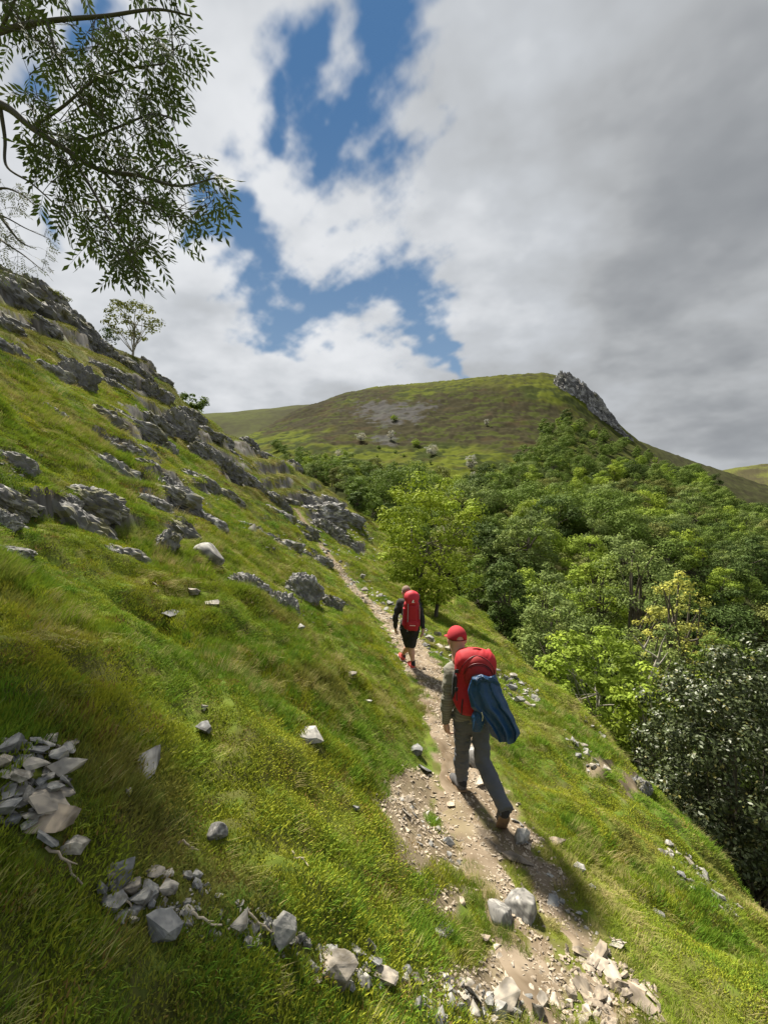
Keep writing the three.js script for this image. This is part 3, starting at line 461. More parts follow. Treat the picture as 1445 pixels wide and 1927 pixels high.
// single stones one can point at
for (const [u, v, px, label, o] of [
  [274, 1450, 62, 'tall dark slate standing out of the mossy bank on the left', { kind: 'slab', aspect: 1.5, tilt: 0, yaw: -1.2, roll: -0.5 }],
  [238, 1495, 22, 'small pale stone beside the tall dark slate', {}], [381, 1380, 36, 'square grey stone alone in the grass left of centre', { sink: 0.1 }], [575, 1385, 62, 'long grey slab in grass at picture centre', { kind: 'slab', yaw: 0.5 }],
  [382, 1335, 18, 'small stone just above the square grey stone', {}], [407, 1572, 36, 'mossy flat-topped stone alone on the left bank', { kind: 'smooth' }], [668, 1522, 18, 'small grey stone at the edge of the bare bank', {}],
  [982, 1718, 66, 'rounded grey boulder in the middle of the path', { kind: 'smooth', sink: 0.15 }], [944, 1728, 56, 'worn tan stone leaning beside the rounded boulder', { kind: 'smooth', mats: warmMats, sink: 0.35 }],
  [975, 1617, 58, 'flat tan slab across the path behind the boulder', { kind: 'slab', mats: warmMats }], [1038, 1698, 34, 'dark slate sliver on the path right of the boulder', { kind: 'slab', yaw: 0.8 }], [981, 1582, 36, 'upright grey stone at the path edge behind the walker', { tilt: 1.4 }],
  [1048, 1592, 34, 'tall tan stone on the right edge of the path', { mats: warmMats, tilt: 1.2 }], [1088, 1640, 22, 'small pale cube of stone on the right verge', { sink: 0.05 }], [1113, 1671, 14, 'tiny pale stone in grass right of the path', {}],
  [893, 1430, 50, 'rounded tan rock on the path behind the walker', { kind: 'smooth' }], [904, 1476, 26, 'pale wedge stone between the feet of the walker', { mats: warmMats }], [850, 1515, 26, 'flat tan stone beside the front shoe', { kind: 'slab', mats: warmMats }],
  [785, 1420, 30, 'pale stone in grass left of the walker', {}], [800, 1450, 34, 'grey slab set in the bank left of the walker', { kind: 'slab' }], [842, 1590, 30, 'grey pointed slab on the bare bank', { kind: 'slab', tilt: 1.2 }], [770, 1510, 22, 'tan block on the bare bank', { mats: warmMats }],
  [660, 1270, 24, 'slanting grey stone in the long grass', { kind: 'slab', tilt: 1 }], [735, 1330, 22, 'small dark slate in grass near the path', { kind: 'slab', tilt: 1.2 }], [395, 1053, 60, 'low rounded grey stone high in the left grass', { kind: 'smooth', sink: 0.4 }],
  [365, 1115, 24, 'grey stone above the mossy outcrop', {}], [400, 1135, 26, 'pale slab left of the mossy outcrop', { kind: 'slab' }], [325, 1155, 34, 'dark slab left in the bright grass', { kind: 'slab' }], [290, 1100, 24, 'flat pale stone in bright grass', { kind: 'slab' }],
  [565, 1185, 18, 'small pale stone under the mossy outcrop', {}], [690, 1320, 18, 'small grey stone in long grass', {}], [870, 1700, 14, 'small tan stone at the path edge', { mats: warmMats }], [1238, 1720, 24, 'grey sliver in the combed grass at right', { kind: 'slab' }],
  [1160, 1778, 30, 'dry pale stick-like slate in the grass', { kind: 'slab', aspect: 1.5 }], [302, 1752, 66, 'large lichen-patched boulder in the lower left row', { kind: 'stone', sink: 0.15, aspect: 1.15, tilt: 0.3 }], [445, 1742, 44, 'pale smooth stone in the row below the bank', { sink: 0.05, tilt: 0.9 }],
  [525, 1765, 62, 'big upright dark-spotted rock in the row', { kind: 'stone', sink: 0.02, aspect: 0.85, tilt: 0.3, roll: 1.2 }], [632, 1834, 72, 'long pale block at the bottom of the row', { kind: 'stone', aspect: 1.25, tilt: 0.1, yaw: 0.1 }], [620, 1808, 38, 'grey block resting behind the long pale block', { tilt: 0.3 }],
  [626, 1790, 40, 'pointed stone leaning above the grey block', { kind: 'slab', tilt: 2.2 }], [723, 1838, 46, 'blue-grey block at the right end of the row', { tilt: 0.3 }], [695, 1785, 34, 'thin upright slate shard in the row', { kind: 'slab', tilt: 0.2, roll: 1.4 }], [220, 1660, 62, 'big leaning slate plate in the lower left row', { kind: 'slab', tilt: 0.3, roll: 0.9, lift: 0.1 }],
  [316, 1680, 34, 'pale pyramid-shaped stone in the lower left row', { tilt: 0.6, lift: 0.15 }], [372, 1668, 26, 'pale oval stone at the right end of lower left row', { tilt: 1.2 }], [275, 1690, 40, 'rounded pale stone next to the leaning slate plate', { kind: 'smooth' }], [95, 1560, 80, 'broad tan slab at the foot of the left pile', { kind: 'slab', mats: warmMats, tilt: 0.9, lift: 0.12 }],
  [85, 1590, 50, 'grey slab leaning on the broad tan slab', { kind: 'slab', tilt: 1.2, lift: 0.2 }], [140, 1600, 46, 'blunt stone right of the broad tan slab', { lift: 0.05 }], [8, 1420, 56, 'tall blue-grey block at the left edge above the pile', { tilt: 0.2, lift: 0.2 }], [1200, 1880, 70, 'large flat tan stone at the bottom right of the scree', { kind: 'slab', mats: warmMats }],
  [1125, 1808, 54, 'long tan stone finger lying on the scree', { kind: 'slab', mats: warmMats, aspect: 1.5, yaw: 1.1 }], [1150, 1830, 44, 'tan stone finger beside the long one on the scree', { kind: 'slab', mats: warmMats, aspect: 1.3, yaw: 1.3 }],
]) stone(u, v, px, label, null, o);
// piles and rows whose stones nothing tells apart
const rubble = [];
function pile(n, poly, lo, hi, label, group, o = {}) {
  const R = rng(n * 31 + poly[0][0]); let k = 0, us = poly.map(p => p[0]), vs = poly.map(p => p[1]), a = Math.min(...us), b = Math.max(...us), c = Math.min(...vs), e = Math.max(...vs);
  const put = [];
  for (let t = 0; t < n * 60 && k < n; t++) { const u = a + (b - a) * R(), v = c + (e - c) * R(); if (!inPoly(u, v, poly)) continue; const px = lo + (hi - lo) * R() ** 2.2; if (put.some(q => Math.hypot(q[0] - u, (q[1] - v) * 1.4) < (q[2] + px) * (o.gap ?? 0.36))) continue; put.push([u, v, px]); k++; }
  for (const [u, v, px] of put) if (px < 12.5) rubble.push([u, v, px, o.mats === warmMats]); else stone(u, v, px, label, group, { kind: R() < (o.slab ?? 0.5) ? 'slab' : 'stone', sink: 0.12 + 0.2 * R(), tilt: 0.9, ...o, lift: (o.lift ?? 0) * R() });
}
pile(40, [[0, 1400], [60, 1392], [125, 1400], [136, 1450], [120, 1500], [60, 1560], [0, 1545]], 30, 92, 'angular grey stone in the loose pile at the left edge', 'stones of the left pile', { lift: 0.4, slab: 0.75, gap: 0.27 });
pile(20, [[185, 1650], [250, 1630], [390, 1650], [380, 1710], [260, 1740], [185, 1715]], 18, 46, 'loose grey stone in the lower left row', 'stones of the lower left row', { lift: 0.25, gap: 0.28, slab: 0.65 });
pile(12, [[415, 1740], [500, 1720], [560, 1760], [540, 1800], [440, 1775]], 18, 44, 'loose stone around the upright spotted rock', 'stones round the spotted rock');
pile(14, [[570, 1785], [680, 1780], [760, 1830], [700, 1860], [590, 1850]], 18, 46, 'loose grey stone between the blocks of the row', 'stones at the end of the row');
pile(30, [[750, 1830], [900, 1850], [1020, 1880], [1000, 1927], [820, 1927], [760, 1870]], 20, 56, 'broken grey stone at the bottom of the row beside the path', 'stones at the bottom of the row', { tilt: 1.4 });
pile(44, [[1090, 1800], [1150, 1800], [1225, 1870], [1245, 1927], [1020, 1927], [1050, 1870]], 14, 46, 'flat tan stone in the scree at the foot of the path', 'scree stones at the bottom', { mats: warmMats, slab: 0.75, tilt: 0.7, gap: 0.26 });
pile(26, [[900, 1750], [960, 1790], [1060, 1880], [1020, 1900], [930, 1840], [880, 1780]], 8, 22, 'small tan stone on the worn left half of the path', 'small stones on the worn path', { mats: warmMats, slab: 0.7 });
pile(22, [[760, 1480], [820, 1540], [870, 1640], [840, 1640], [780, 1580], [735, 1500]], 8, 22, 'small stone on the bare bank left of the path', 'stones on the bare bank');
pile(22, [[970, 1500], [1000, 1540], [1060, 1640], [1150, 1790], [1110, 1790], [1030, 1660], [960, 1530]], 7, 18, 'small pale stone along the right edge of the path', 'stones along the path edge');
const WALL = 'stones of the fallen wall right of the path';
pile(44, [[640, 1085], [680, 1090], [770, 1160], [830, 1205], [810, 1215], [740, 1172], [680, 1125], [640, 1100]], 7, 17, 'pale stone in the fallen wall beyond the far walker', WALL, { lift: 0.5 });
pile(40, [[800, 1210], [850, 1215], [960, 1265], [1010, 1310], [990, 1345], [930, 1290], [860, 1250], [800, 1228]], 9, 24, 'pale stone in the fallen wall behind the near walker', WALL, { lift: 0.4 });
pile(20, [[1060, 1370], [1100, 1400], [1140, 1450], [1110, 1460], [1070, 1410]], 8, 20, 'pale stone scattered in grass above the slanting rock', 'stones above the slanting rock');
pile(16, [[1090, 1345], [1140, 1365], [1200, 1420], [1180, 1425], [1110, 1375]], 8, 18, 'pale stone along the brow above the slanting rock', 'stones along the brow');
pile(34, [[1235, 1590], [1275, 1590], [1340, 1660], [1400, 1720], [1370, 1725], [1290, 1665]], 9, 26, 'pale stone in the small scree below the dark bush', 'stones below the dark bush', { slab: 0.7, lift: 0.2 });
pile(34, [[660, 1110], [700, 1120], [770, 1240], [800, 1260], [750, 1265], [720, 1190]], 6, 16, 'flat stone laid in the path by the far walker', 'stones in the path by the far walker', { slab: 0.8, mats: warmMats });
pile(22, [[600, 985], [660, 975], [690, 1010], [660, 1040], [600, 1030]], 6, 16, 'grey scree stone in the fan at the bend', 'scree stones at the bend', { slab: 0.7 });
console.log('stones', used.loose_stone);
for (const [n, poly, lo, hi, warm] of [[420, [[1060, 1790], [1150, 1795], [1235, 1865], [1250, 1927], [990, 1927], [1020, 1850]], 5, 14, true], [160, [[780, 1830], [900, 1850], [1020, 1870], [1000, 1927], [800, 1927]], 4, 13, false], [150, [[0, 1395], [130, 1400], [136, 1460], [60, 1560], [0, 1550]], 8, 24, false], [120, [[640, 1085], [690, 1090], [780, 1165], [830, 1205], [810, 1220], [730, 1172], [650, 1110]], 3, 8, false], [150, [[800, 1210], [850, 1215], [960, 1265], [1020, 1310], [1000, 1345], [930, 1295], [860, 1255], [800, 1230]], 5, 15, false], [160, [[650, 1100], [690, 1110], [790, 1245], [800, 1268], [740, 1268], [705, 1180]], 3, 8, true], [120, [[1235, 1590], [1280, 1590], [1345, 1660], [1400, 1720], [1370, 1730], [1290, 1670]], 4, 11, false], [110, [[590, 960], [660, 955], [700, 1010], [670, 1050], [590, 1040]], 3, 8, false], [120, [[740, 1470], [830, 1530], [880, 1640], [840, 1650], [770, 1590], [730, 1500]], 4, 10, true], [170, [[185, 1660], [390, 1660], [560, 1755], [780, 1835], [700, 1860], [440, 1780], [190, 1720]], 6, 24, false], [90, [[440, 970], [560, 1010], [650, 1090], [600, 1080], [480, 1020]], 3, 9, false], [130, [[330, 890], [380, 900], [450, 990], [420, 1010], [330, 980]], 3, 10, false], [120, [[180, 815], [300, 840], [310, 880], [200, 850]], 3, 10, false], [160, [[540, 950], [700, 980], [720, 1060], [650, 1090], [540, 1020]], 3, 9, false], [90, [[0, 840], [80, 850], [80, 900], [0, 900]], 3, 9, false], [260, [[860, 1480], [990, 1500], [1060, 1650], [1160, 1800], [960, 1830], [880, 1680]], 3, 11, true], [160, [[770, 1260], [830, 1290], [900, 1440], [940, 1500], [860, 1490], [800, 1380]], 3, 9, true], [140, [[440, 1080], [600, 1090], [660, 1140], [560, 1190], [470, 1140]], 3, 9, false]]) { const R = rng(n + poly[0][0]), us = poly.map(q => q[0]), vs = poly.map(q => q[1]), a = Math.min(...us), b = Math.max(...us), c = Math.min(...vs), e = Math.max(...vs); for (let k = 0, t = 0; k < n && t < n * 30; t++) { const u = a + (b - a) * R(), v = c + (e - c) * R(); if (!inPoly(u, v, poly)) continue; rubble.push([u, v, lo + (hi - lo) * R() ** 2, warm]); k++; } }
{
  const R = rng(515), M = new THREE.Matrix4(), q = new THREE.Quaternion(); for (let gk = 0; gk < 4; gk++) {
    const L = rubble.filter((_, i) => i % 4 === gk).map(r => [hit(r[0], r[1]), r[2], r[3]]).filter(r => r[0] && r[0].z > -60), m = new THREE.InstancedMesh((gk < 2 ? slabGeo : stoneGeo)[gk * 2 + 1], std({ color: rgb(1, 1, 1), vertexColors: true, roughness: 0.9 }), L.length);
    L.forEach(([p, px, warm], i) => { const s = px * -p.z / F; q.setFromEuler(new THREE.Euler((R() - 0.5) * 1.4, R() * 6.3, (R() - 0.5) * 1.4)); M.compose(p.clone().add(V(0, s * 0.08, 0)), q, V(s * (0.9 + 0.5 * R()), s, s)); m.setMatrixAt(i, M); const e = 0.6 + 0.7 * R(); m.setColorAt(i, warm ? rgb(0.29 * e, 0.24 * e, 0.185 * e) : rgb(0.24 * e, 0.232 * e, 0.22 * e)); bareAdd(p.x, -p.z, s * 0.45); });
    m.name = numbered('rubble'); tag(m, 'small broken stones between the larger ones', 'rubble', null, 'stuff'); scene.add(shadows(m));
  }
}
// dry twigs on the grass
{
  const R = rng(808), mats = [cloth0(0.42, 0.36, 0.27), cloth0(0.30, 0.25, 0.19)];
  for (const [u, v, px, a, l] of [[505, 1285, 60, 0.5, 'forked grey twig in the grass at picture centre'], [115, 1632, 95, 0.1, 'long pale root along the foot of the left pile'], [352, 1600, 40, 0.7, 'short pale twig on the left bank'], [225, 1702, 45, 1.2, 'pale twig lying over the lower left row'], [642, 1815, 60, 1.4, 'curved pale twig beside the long pale block'], [480, 1740, 60, 0.9, 'bent root against the spotted rock'], [1160, 1776, 34, 0.5, 'straight pale twig in the grass right of the path'], [560, 1625, 40, -0.4, 'thin twig on the shaded bank'], [385, 1740, 60, 0.6, 'pale root between the stones of the row'], [1130, 1605, 36, 0.2, 'bleached twig on the right verge']]) {
    const p = hit(u, v), s = px * -p.z / F, o = thing('dry_twig', l, 'twig'); o.position.copy(p); const n = groundN(p.x, p.z, near, 0.1), P = []; const dx = V(Math.cos(a), -Math.sin(a), 0); dx.addScaledVector(n, -dx.dot(n)).normalize();
    for (let i = 0; i <= 8; i++) { const t = i / 8 - 0.5; P.push(V().addScaledVector(dx, t * s).addScaledVector(n, 0.02 + 0.012 * vn(i * 0.9, u)).add(V(0.05 * s * vn(i * 0.7, u, 3), 0.06 * s * vn(i * 0.6, u, 7), 0))); }
    const T = tube(P, 0.0055, 0.003, 6); tube([P[4], P[4].clone().addScaledVector(dx, s * 0.18).addScaledVector(n, s * 0.10)], 0.003, 0.0015, 5, T); part(o, 'stem', geoFrom(T.pos, T.idx), mats[Math.floor(R() * 2)]);
  }
}
// gravel too small to pick apart
{
  const R = rng(5), N = 26000, m = new THREE.InstancedMesh(slabGeo[3], std({ color: rgb(1, 1, 1), vertexColors: true, roughness: 0.9 }), N), M = new THREE.Matrix4(), q = new THREE.Quaternion();
  let k = 0;
  for (let t = 0; t < 400000 && k < N; t++) {
    const d = 1.4 + 22 * R() ** 2.2, x = pathAt(d)[0] + (R() - 0.5) * 2.4; const y = near.at(x, d), c = cover(x, d, y);
    if (R() > c.soil * (0.35 + 0.65 * sm(-0.2, 0.4, vn(x * 2, d * 2, 6)))) continue;
    const s = (0.0035 + 0.03 * R() ** 6) * (0.7 + 0.13 * d);
    q.setFromEuler(new THREE.Euler((R() - 0.5) * 0.8, R() * 6.3, (R() - 0.5) * 0.8)); M.compose(V(x, y + 0.008 + s * 0.02, -d), q, V(s * (0.8 + R()), s, s)); m.setMatrixAt(k, M);
    const g = 0.6 + 0.6 * R(); m.setColorAt(k, rgb(0.31 * g, 0.26 * g, 0.205 * g)); k++;
  }
  m.count = k; m.name = 'gravel'; tag(m, 'small loose tan gravel strewn along the worn path', 'gravel', null, 'stuff'); scene.add(shadows(m));
}
// ---------------------------------------------------------------- grass
// a patch of blades, curving towards local +x
function patch(seed, n, rad, len, wid, curl) {
  const R = rng(seed), pos = [], idx = [];
  for (let b = 0; b < n; b++) {
    const a = R() * 6.283, rr = Math.sqrt(R()), r = rad * rr, L = len * (0.45 + 0.65 * R()) * (1 - 0.35 * rr * rr), w = wid * (0.7 + 0.6 * R()), out = R() * 6.283, lean = 0.1 + 0.5 * R(), cu = curl * (0.3 + R());
    const bx = Math.cos(a) * r, bz = Math.sin(a) * r, tx = Math.cos(out + 1.57) * w, tz = Math.sin(out + 1.57) * w, base = pos.length / 3;
    for (let s = 0; s <= 2; s++) { const t = s / 2, x = bx + Math.cos(out) * lean * L * t + cu * L * t * t, z = bz + Math.sin(out) * lean * L * t, y = L * (t - 0.4 * cu * t * t) - 0.008; if (s < 2) pos.push(x - tx * (1 - t * 0.4), y, z - tz * (1 - t * 0.4), x + tx * (1 - t * 0.4), y, z + tz * (1 - t * 0.4)); else pos.push(x, y, z); }
    idx.push(base, base + 1, base + 2, base + 1, base + 3, base + 2, base + 2, base + 3, base + 4);
  }
  return geoFrom(pos, idx);
}
{
  const mat = phys({ color: rgb(1, 1, 1), roughness: 0.8, transmission: 0.3, thickness: 0, side: THREE.DoubleSide, specularIntensity: 0.12 });
  const kinds = [
    { name: 'grass', label: 'lush green hill grass combed downhill over the slopes', geo: [patch(1, 60, 0.08, 0.066, 0.0019, 0.35), patch(11, 46, 0.055, 0.085, 0.0018, 0.5)], n: 24000 },
    { name: 'grass', label: 'short mossy turf between the longer grass on the banks', geo: [patch(2, 130, 0.12, 0.032, 0.0023, 0.15), patch(12, 120, 0.11, 0.025, 0.0026, 0.1)], n: 42000 },
    { name: 'grass', label: 'dry straw-coloured grass in tussocks on the slopes', geo: [patch(3, 36, 0.05, 0.11, 0.0013, 0.7)], n: 9000 },
  ];
  kinds.forEach((K, ki) => K.geo.forEach((geo, gi) => {
    const N = K.n / K.geo.length, R = rng(900 + ki * 10 + gi), m = new THREE.InstancedMesh(geo, mat, N), M = new THREE.Matrix4(), q1 = new THREE.Quaternion(), q2 = new THREE.Quaternion(), Y = V(0, 1, 0), col = new THREE.Color();
    const l0 = Math.log(0.8), l1 = Math.log(62), t0 = -56 * DEG, t1 = 52 * DEG, rc = 5; let k = 0, tries = 0;
    while (k < N && tries < N * 5) {
      tries++;
      const l = l0 + (l1 - l0) * R(), t = t0 + (t1 - t0) * R(), r = Math.exp(l);
      if (r < rc && R() > (r / rc) ** 1.6) continue;
      const x = Math.sin(t) * r, d = Math.cos(t) * r, y = near.at(x, d);
      const u = CU + F * x / d, v = CV - F * y / d; if (u < -160 || u > 1600 || v > 2150) continue;
      if (isBare(x, d, ki === 1 ? 1 : 1.25)) continue;
      const c = cover(x, d, y); if (R() < c.soil * 1.2) continue;
      const fi = near.ut(t), fj = (l - near.rhos[0]) / (near.rhos[1] - near.rhos[0]), gk = Math.round(fj) * near.nt + Math.round(fi); if (near.info[gk * 2 + 1] > 0.3 && R() < 0.88) continue;
      const crag = near.info[gk * 2], tus = fbm(x * 1.5 + 3, d * 1.5, 12, 3);
      if (ki === 0 && R() < 0.25 + 0.6 * c.moss - 0.4 * tus) continue;
      if (ki === 1 && R() > 0.45 + c.moss) continue;
      if (ki === 2 && R() > 0.9 * sm(0.55, 1.0, c.straw) + 0.03 + 0.5 * sm(0.25, 0.5, tus)) continue;
      const n = groundN(x, -d, near, 0.05 + r * 0.01), down = Math.atan2(-n.z, n.x) + (R() - 0.5) * (ki === 1 ? 6 : 3.4), up = n.clone().lerp(Y, 0.4).normalize();
      q1.setFromUnitVectors(Y, up); q2.setFromAxisAngle(Y, down);
      const f = Math.max(1, r / rc), fx = f ** 0.85, fy = f ** 0.55, s = (0.7 + 0.6 * R()) * mix(1, 0.65, sm(0.9, 0.4, c.pd)) * mix(1, 0.75, crag), hy = (0.55 + 1.1 * clamp(tus * 1.6 + 0.35)) * (0.75 + 0.5 * R());
      M.compose(V(x, y - 0.004 * fy, -d), q1.multiply(q2), V(s * fx, s * fy * hy, s * fx)); m.setMatrixAt(k, M);
      const a = R(), y2 = clamp(c.straw + (R() - 0.5) * 0.6); let g;
      if (ki === 0) { g = mix3([0.12, 0.225, 0.02], [0.27, 0.33, 0.035], y2); if (a < 0.12) g = mix3(g, [0.40, 0.34, 0.15], 0.6); else if (a < 0.2) g = mix3(g, [0.04, 0.09, 0.012], 0.45); }
      else if (ki === 1) { g = mix3([0.14, 0.225, 0.02], [0.34, 0.35, 0.032], clamp(c.moss * 0.75 + R() * 0.35)); if (a < 0.06) g = [0.24, 0.16, 0.05]; else if (a < 0.14) g = mix3(g, [0.05, 0.10, 0.012], 0.5); }
      if (ki < 2) g = mix3(g, [0.27, 0.21, 0.075], 0.5 * sm(0.26, 0.45, fbm(x * 1.6 + 70, d * 1.6, 4, 4)));
      else g = mix3([0.44, 0.36, 0.17], [0.27, 0.27, 0.08], R());
      if (crag) g = mix3(g, [0.16, 0.13, 0.05], 0.5 * crag);
      const e = 0.82 + 0.36 * R(); m.setColorAt(k, col.setRGB(g[0] * e, g[1] * e, g[2] * e)); k++;
    }
    m.count = k; m.name = numbered(K.name); tag(m, K.label, 'grass', null, 'stuff'); scene.add(shadows(m)); console.log('grass', k, tries);
  }));
}
// ---------------------------------------------------------------- trees
function bend(a, b, R, wob, n = 7) { const P = [], L = a.distanceTo(b), o = V(R() - 0.5, R() * 0.6, R() - 0.5).multiplyScalar(wob * L), o2 = V(R() - 0.5, R() - 0.5, R() - 0.5).multiplyScalar(wob * 0.5 * L); for (let i = 0; i < n; i++) { const t = i / (n - 1); P.push(a.clone().lerp(b, t).addScaledVector(o, 4 * t * (1 - t) * 0.5).addScaledVector(o2, Math.sin(t * 9) * 0.25 * t * (1 - t) * 4)); } return P; }
// leaf: folded rhombus, centre c, normal n, pointing along t
function leafInto(G, c, n, t, L, w, shade) {
  const s = V().copy(n).cross(t).normalize(), b = G.pos.length / 3, f = w * 0.25;
  G.pos.push(c.x - t.x * L * 0.5, c.y - t.y * L * 0.5, c.z - t.z * L * 0.5, c.x + s.x * w + n.x * f, c.y + s.y * w + n.y * f, c.z + s.z * w + n.z * f, c.x + t.x * L * 0.5, c.y + t.y * L * 0.5, c.z + t.z * L * 0.5, c.x - s.x * w + n.x * f, c.y - s.y * w + n.y * f, c.z - s.z * w + n.z * f);
  G.idx.push(b, b + 1, b + 2, b, b + 2, b + 3); for (let i = 0; i < 4; i++) G.col.push(shade[0], shade[1], shade[2]);
}
// a tree as trunk with limbs and a crown of leaf clumps; h height, w crown radius, y0..1 crown span
function treeGeo({ h = 8, w = 3, clumps = 60, leaves = 90, leaf = 0.22, seed = 1, low = 0.25, clump = 0.30, flat = 0.7, stems = 1, lean = 0.1, warm = 0.3, droop = 0, trunk = 0.028, sparse = 0 }) {
  const R = rng(seed * 7919 + 13), G = { pos: [], idx: [], col: [] }, T = { pos: [], idx: [] }, cy = h * (low + 1) / 2, ry = h * (1 - low) / 2;
  const cs = [];
  for (let i = 0; i < clumps; i++) {
    let a = R() * 6.283, y = R() * 2 - 1, q = 0.45 + 0.55 * R() ** 0.5; const ring = Math.sqrt(1 - y * y) * (y < 0 ? 1 - 0.25 * y * y : 1);
    const irr = 1 + 0.38 * fbm(Math.cos(a) * 1.4 + seed, y * 1.6, Math.sin(a) * 1.4 + seed * 2, 2);
    cs.push([V(Math.cos(a) * ring * q * w * irr * 0.88 + lean * h * 0.3 * (y + 1) * 0.5, cy + y * q * ry * 0.9 * (0.85 + 0.3 * irr - 0.15), Math.sin(a) * ring * q * w * irr * 0.88), w * clump * (0.65 + 0.7 * R())]);
  }
  for (const [c, r] of cs) {
    const tone = 0.8 + 0.4 * R(), yel = R() < warm ? 0.35 : 0, n = Math.round(leaves * (0.6 + 0.8 * R()) * (1 - sparse * R()));
    for (let i = 0; i < n; i++) {
      const a = R() * 6.283, y = R() * 1.5 - 0.5, k = Math.sqrt(Math.max(0, 1 - y * y)), dir = V(Math.cos(a) * k, y, Math.sin(a) * k), rr = r * (0.55 + 0.5 * R());
      const p = c.clone().add(V(dir.x * rr, dir.y * rr * flat - droop * r * k * R(), dir.z * rr)), nn = dir.clone().add(V(R() - 0.5, R() * 0.9, R() - 0.5)).normalize(), t = V(R() - 0.5, R() - 0.7, R() - 0.5).cross(nn).normalize(), s = leaf * (0.6 + 0.8 * R()), e = tone * (0.75 + 0.5 * R());
      leafInto(G, p, nn, t, s, s * 0.3, [e * (1 + yel * 0.5), e * (1 + yel * 0.3), e]);
    }
  }
  for (let s = 0; s < stems; s++) {
    const b = V((s - (stems - 1) / 2) * w * 0.22, -0.35, (R() - 0.5) * 0.3), tp = V(lean * h * 0.25 + (s - (stems - 1) / 2) * w * 0.6, h * (low * 0.45 + 0.5), (R() - 0.5) * w * 0.3), P = bend(b, tp, R, 0.14, 9); tube(P, h * trunk, h * trunk * 0.35, 8, T);
    const mine = cs.filter((_, i) => i % stems === s), nb = Math.min(mine.length, Math.round(26 / stems));
    for (let i = 0; i < nb; i++) { const c = mine[Math.floor(i * mine.length / nb)][0], k = 3 + Math.floor(R() * 6); tube(bend(P[Math.min(k, 8)], c, R, 0.25, 6), h * trunk * 0.34, h * 0.0022, 5, T); }
  }
  const crown = geoFrom(G.pos, G.idx, G.col); return { trunk: geoFrom(T.pos, T.idx), crown };
}
const leafMat = (r, g, b, o = {}) => phys({ color: rgb(r, g, b), vertexColors: true, roughness: 0.75, transmission: 0.32, thickness: 0, side: THREE.DoubleSide, specularIntensity: 0.15, ...o });
const bark = std({ color: rgb(0.10, 0.085, 0.065) }), barkPale = std({ color: rgb(0.30, 0.275, 0.23) });
const LM = { mid: leafMat(0.135, 0.20, 0.035), soft: leafMat(0.185, 0.245, 0.07), bright: leafMat(0.24, 0.325, 0.04), lime: leafMat(0.25, 0.325, 0.033), yellow: leafMat(0.40, 0.42, 0.10), dark: leafMat(0.078, 0.122, 0.029), olive: leafMat(0.17, 0.19, 0.05), blossom: leafMat(0.45, 0.45, 0.38) };
const protos = {};
function proto(k, o) { return protos[k] ??= treeGeo(o); }
function plant(name, g, mat, x, z, { s = 1, sy = 1, yaw = 0, y, label, category = 'tree', group, wood = bark } = {}) {
  const o = thing(name, label, category, group); o.position.set(x, y ?? ground(x, z) - 0.1, z); o.rotation.y = yaw; o.scale.set(s, s * sy, s); part(o, 'trunk', g.trunk, wood); part(o, 'crown', g.crown, mat); return o;
}
// one tree by where it shows: column u, depth d, top row vt, width px
function treeAt(u, d, vt, wpx, mat, label, o = {}) {
  const x = (u - CU) / F * d, z = -d, y0 = o.base !== undefined ? -(o.base - CV) / F * d : ground(x, z), yt = -(vt - CV) / F * d, h = yt - y0, w = wpx * d / F / 2;
  const g = treeGeo({ h, w, seed: u + vt, ...o }); return plant(o.name ?? 'tree', g, mat, x, z, { y: y0, label, category: o.category, wood: o.wood, group: o.group });
}
treeAt(806, 24, 878, 225, LM.lime, 'tall yellow-green tree with twin trunks beside the far walker', { clumps: 210, leaves: 62, leaf: 0.17, low: 0.02, clump: 0.17, stems: 2, lean: 0.02, trunk: 0.016, warm: 0.35, base: 1165 });
treeAt(1112, 14.2, 1168, 240, LM.bright, 'bright fresh-green leafy tree below the grassy brow', { clumps: 170, leaves: 60, leaf: 0.14, low: 0.12, clump: 0.17, flat: 0.45, warm: 0.15, wood: barkPale, trunk: 0.014 });
treeAt(1212, 12.4, 1235, 150, LM.bright, 'small bright-green tree next to the dark glossy bush', { clumps: 90, leaves: 55, leaf: 0.12, low: 0.1, clump: 0.2, flat: 0.45, wood: barkPale });
treeAt(1258, 31, 1060, 135, LM.yellow, 'tree with pale yellow spring leaves in the valley', { clumps: 80, leaves: 70, leaf: 0.18, low: 0.4, clump: 0.2, sparse: 0.5, warm: 0.5 });
treeAt(1040, 27, 1112, 165, LM.soft, 'grey-green rounded tree just beyond the lower slope', { clumps: 130, leaves: 90, leaf: 0.17, low: 0.15, clump: 0.19 });
treeAt(1215, 25, 1150, 170, LM.soft, 'pale green tree under the yellow-leaved tree', { clumps: 120, leaves: 80, leaf: 0.16, low: 0.2, clump: 0.19 });
treeAt(1345, 27, 1165, 140, LM.mid, 'spreading green tree above the dark glossy bush', { clumps: 110, leaves: 80, leaf: 0.17, low: 0.25, clump: 0.19, flat: 0.45 });
treeAt(1190, 42, 1000, 200, LM.soft, 'broad grey-green tree in the middle of the valley wood', { clumps: 130, leaves: 90, leaf: 0.22, low: 0.2, clump: 0.19 });
treeAt(1118, 46, 1030, 120, LM.bright, 'rounded sunlit green tree in front of the bare red bank', { clumps: 110, leaves: 80, leaf: 0.22, low: 0.2, clump: 0.2 });
treeAt(1025, 38, 1046, 100, LM.soft, 'upright pale green tree right of the dark gully', { clumps: 90, leaves: 80, leaf: 0.2, low: 0.15, clump: 0.22 });
treeAt(945, 35, 1050, 100, LM.dark, 'dark tree standing in the gully behind the near slope', { clumps: 90, leaves: 80, leaf: 0.2, low: 0.1, clump: 0.22 });
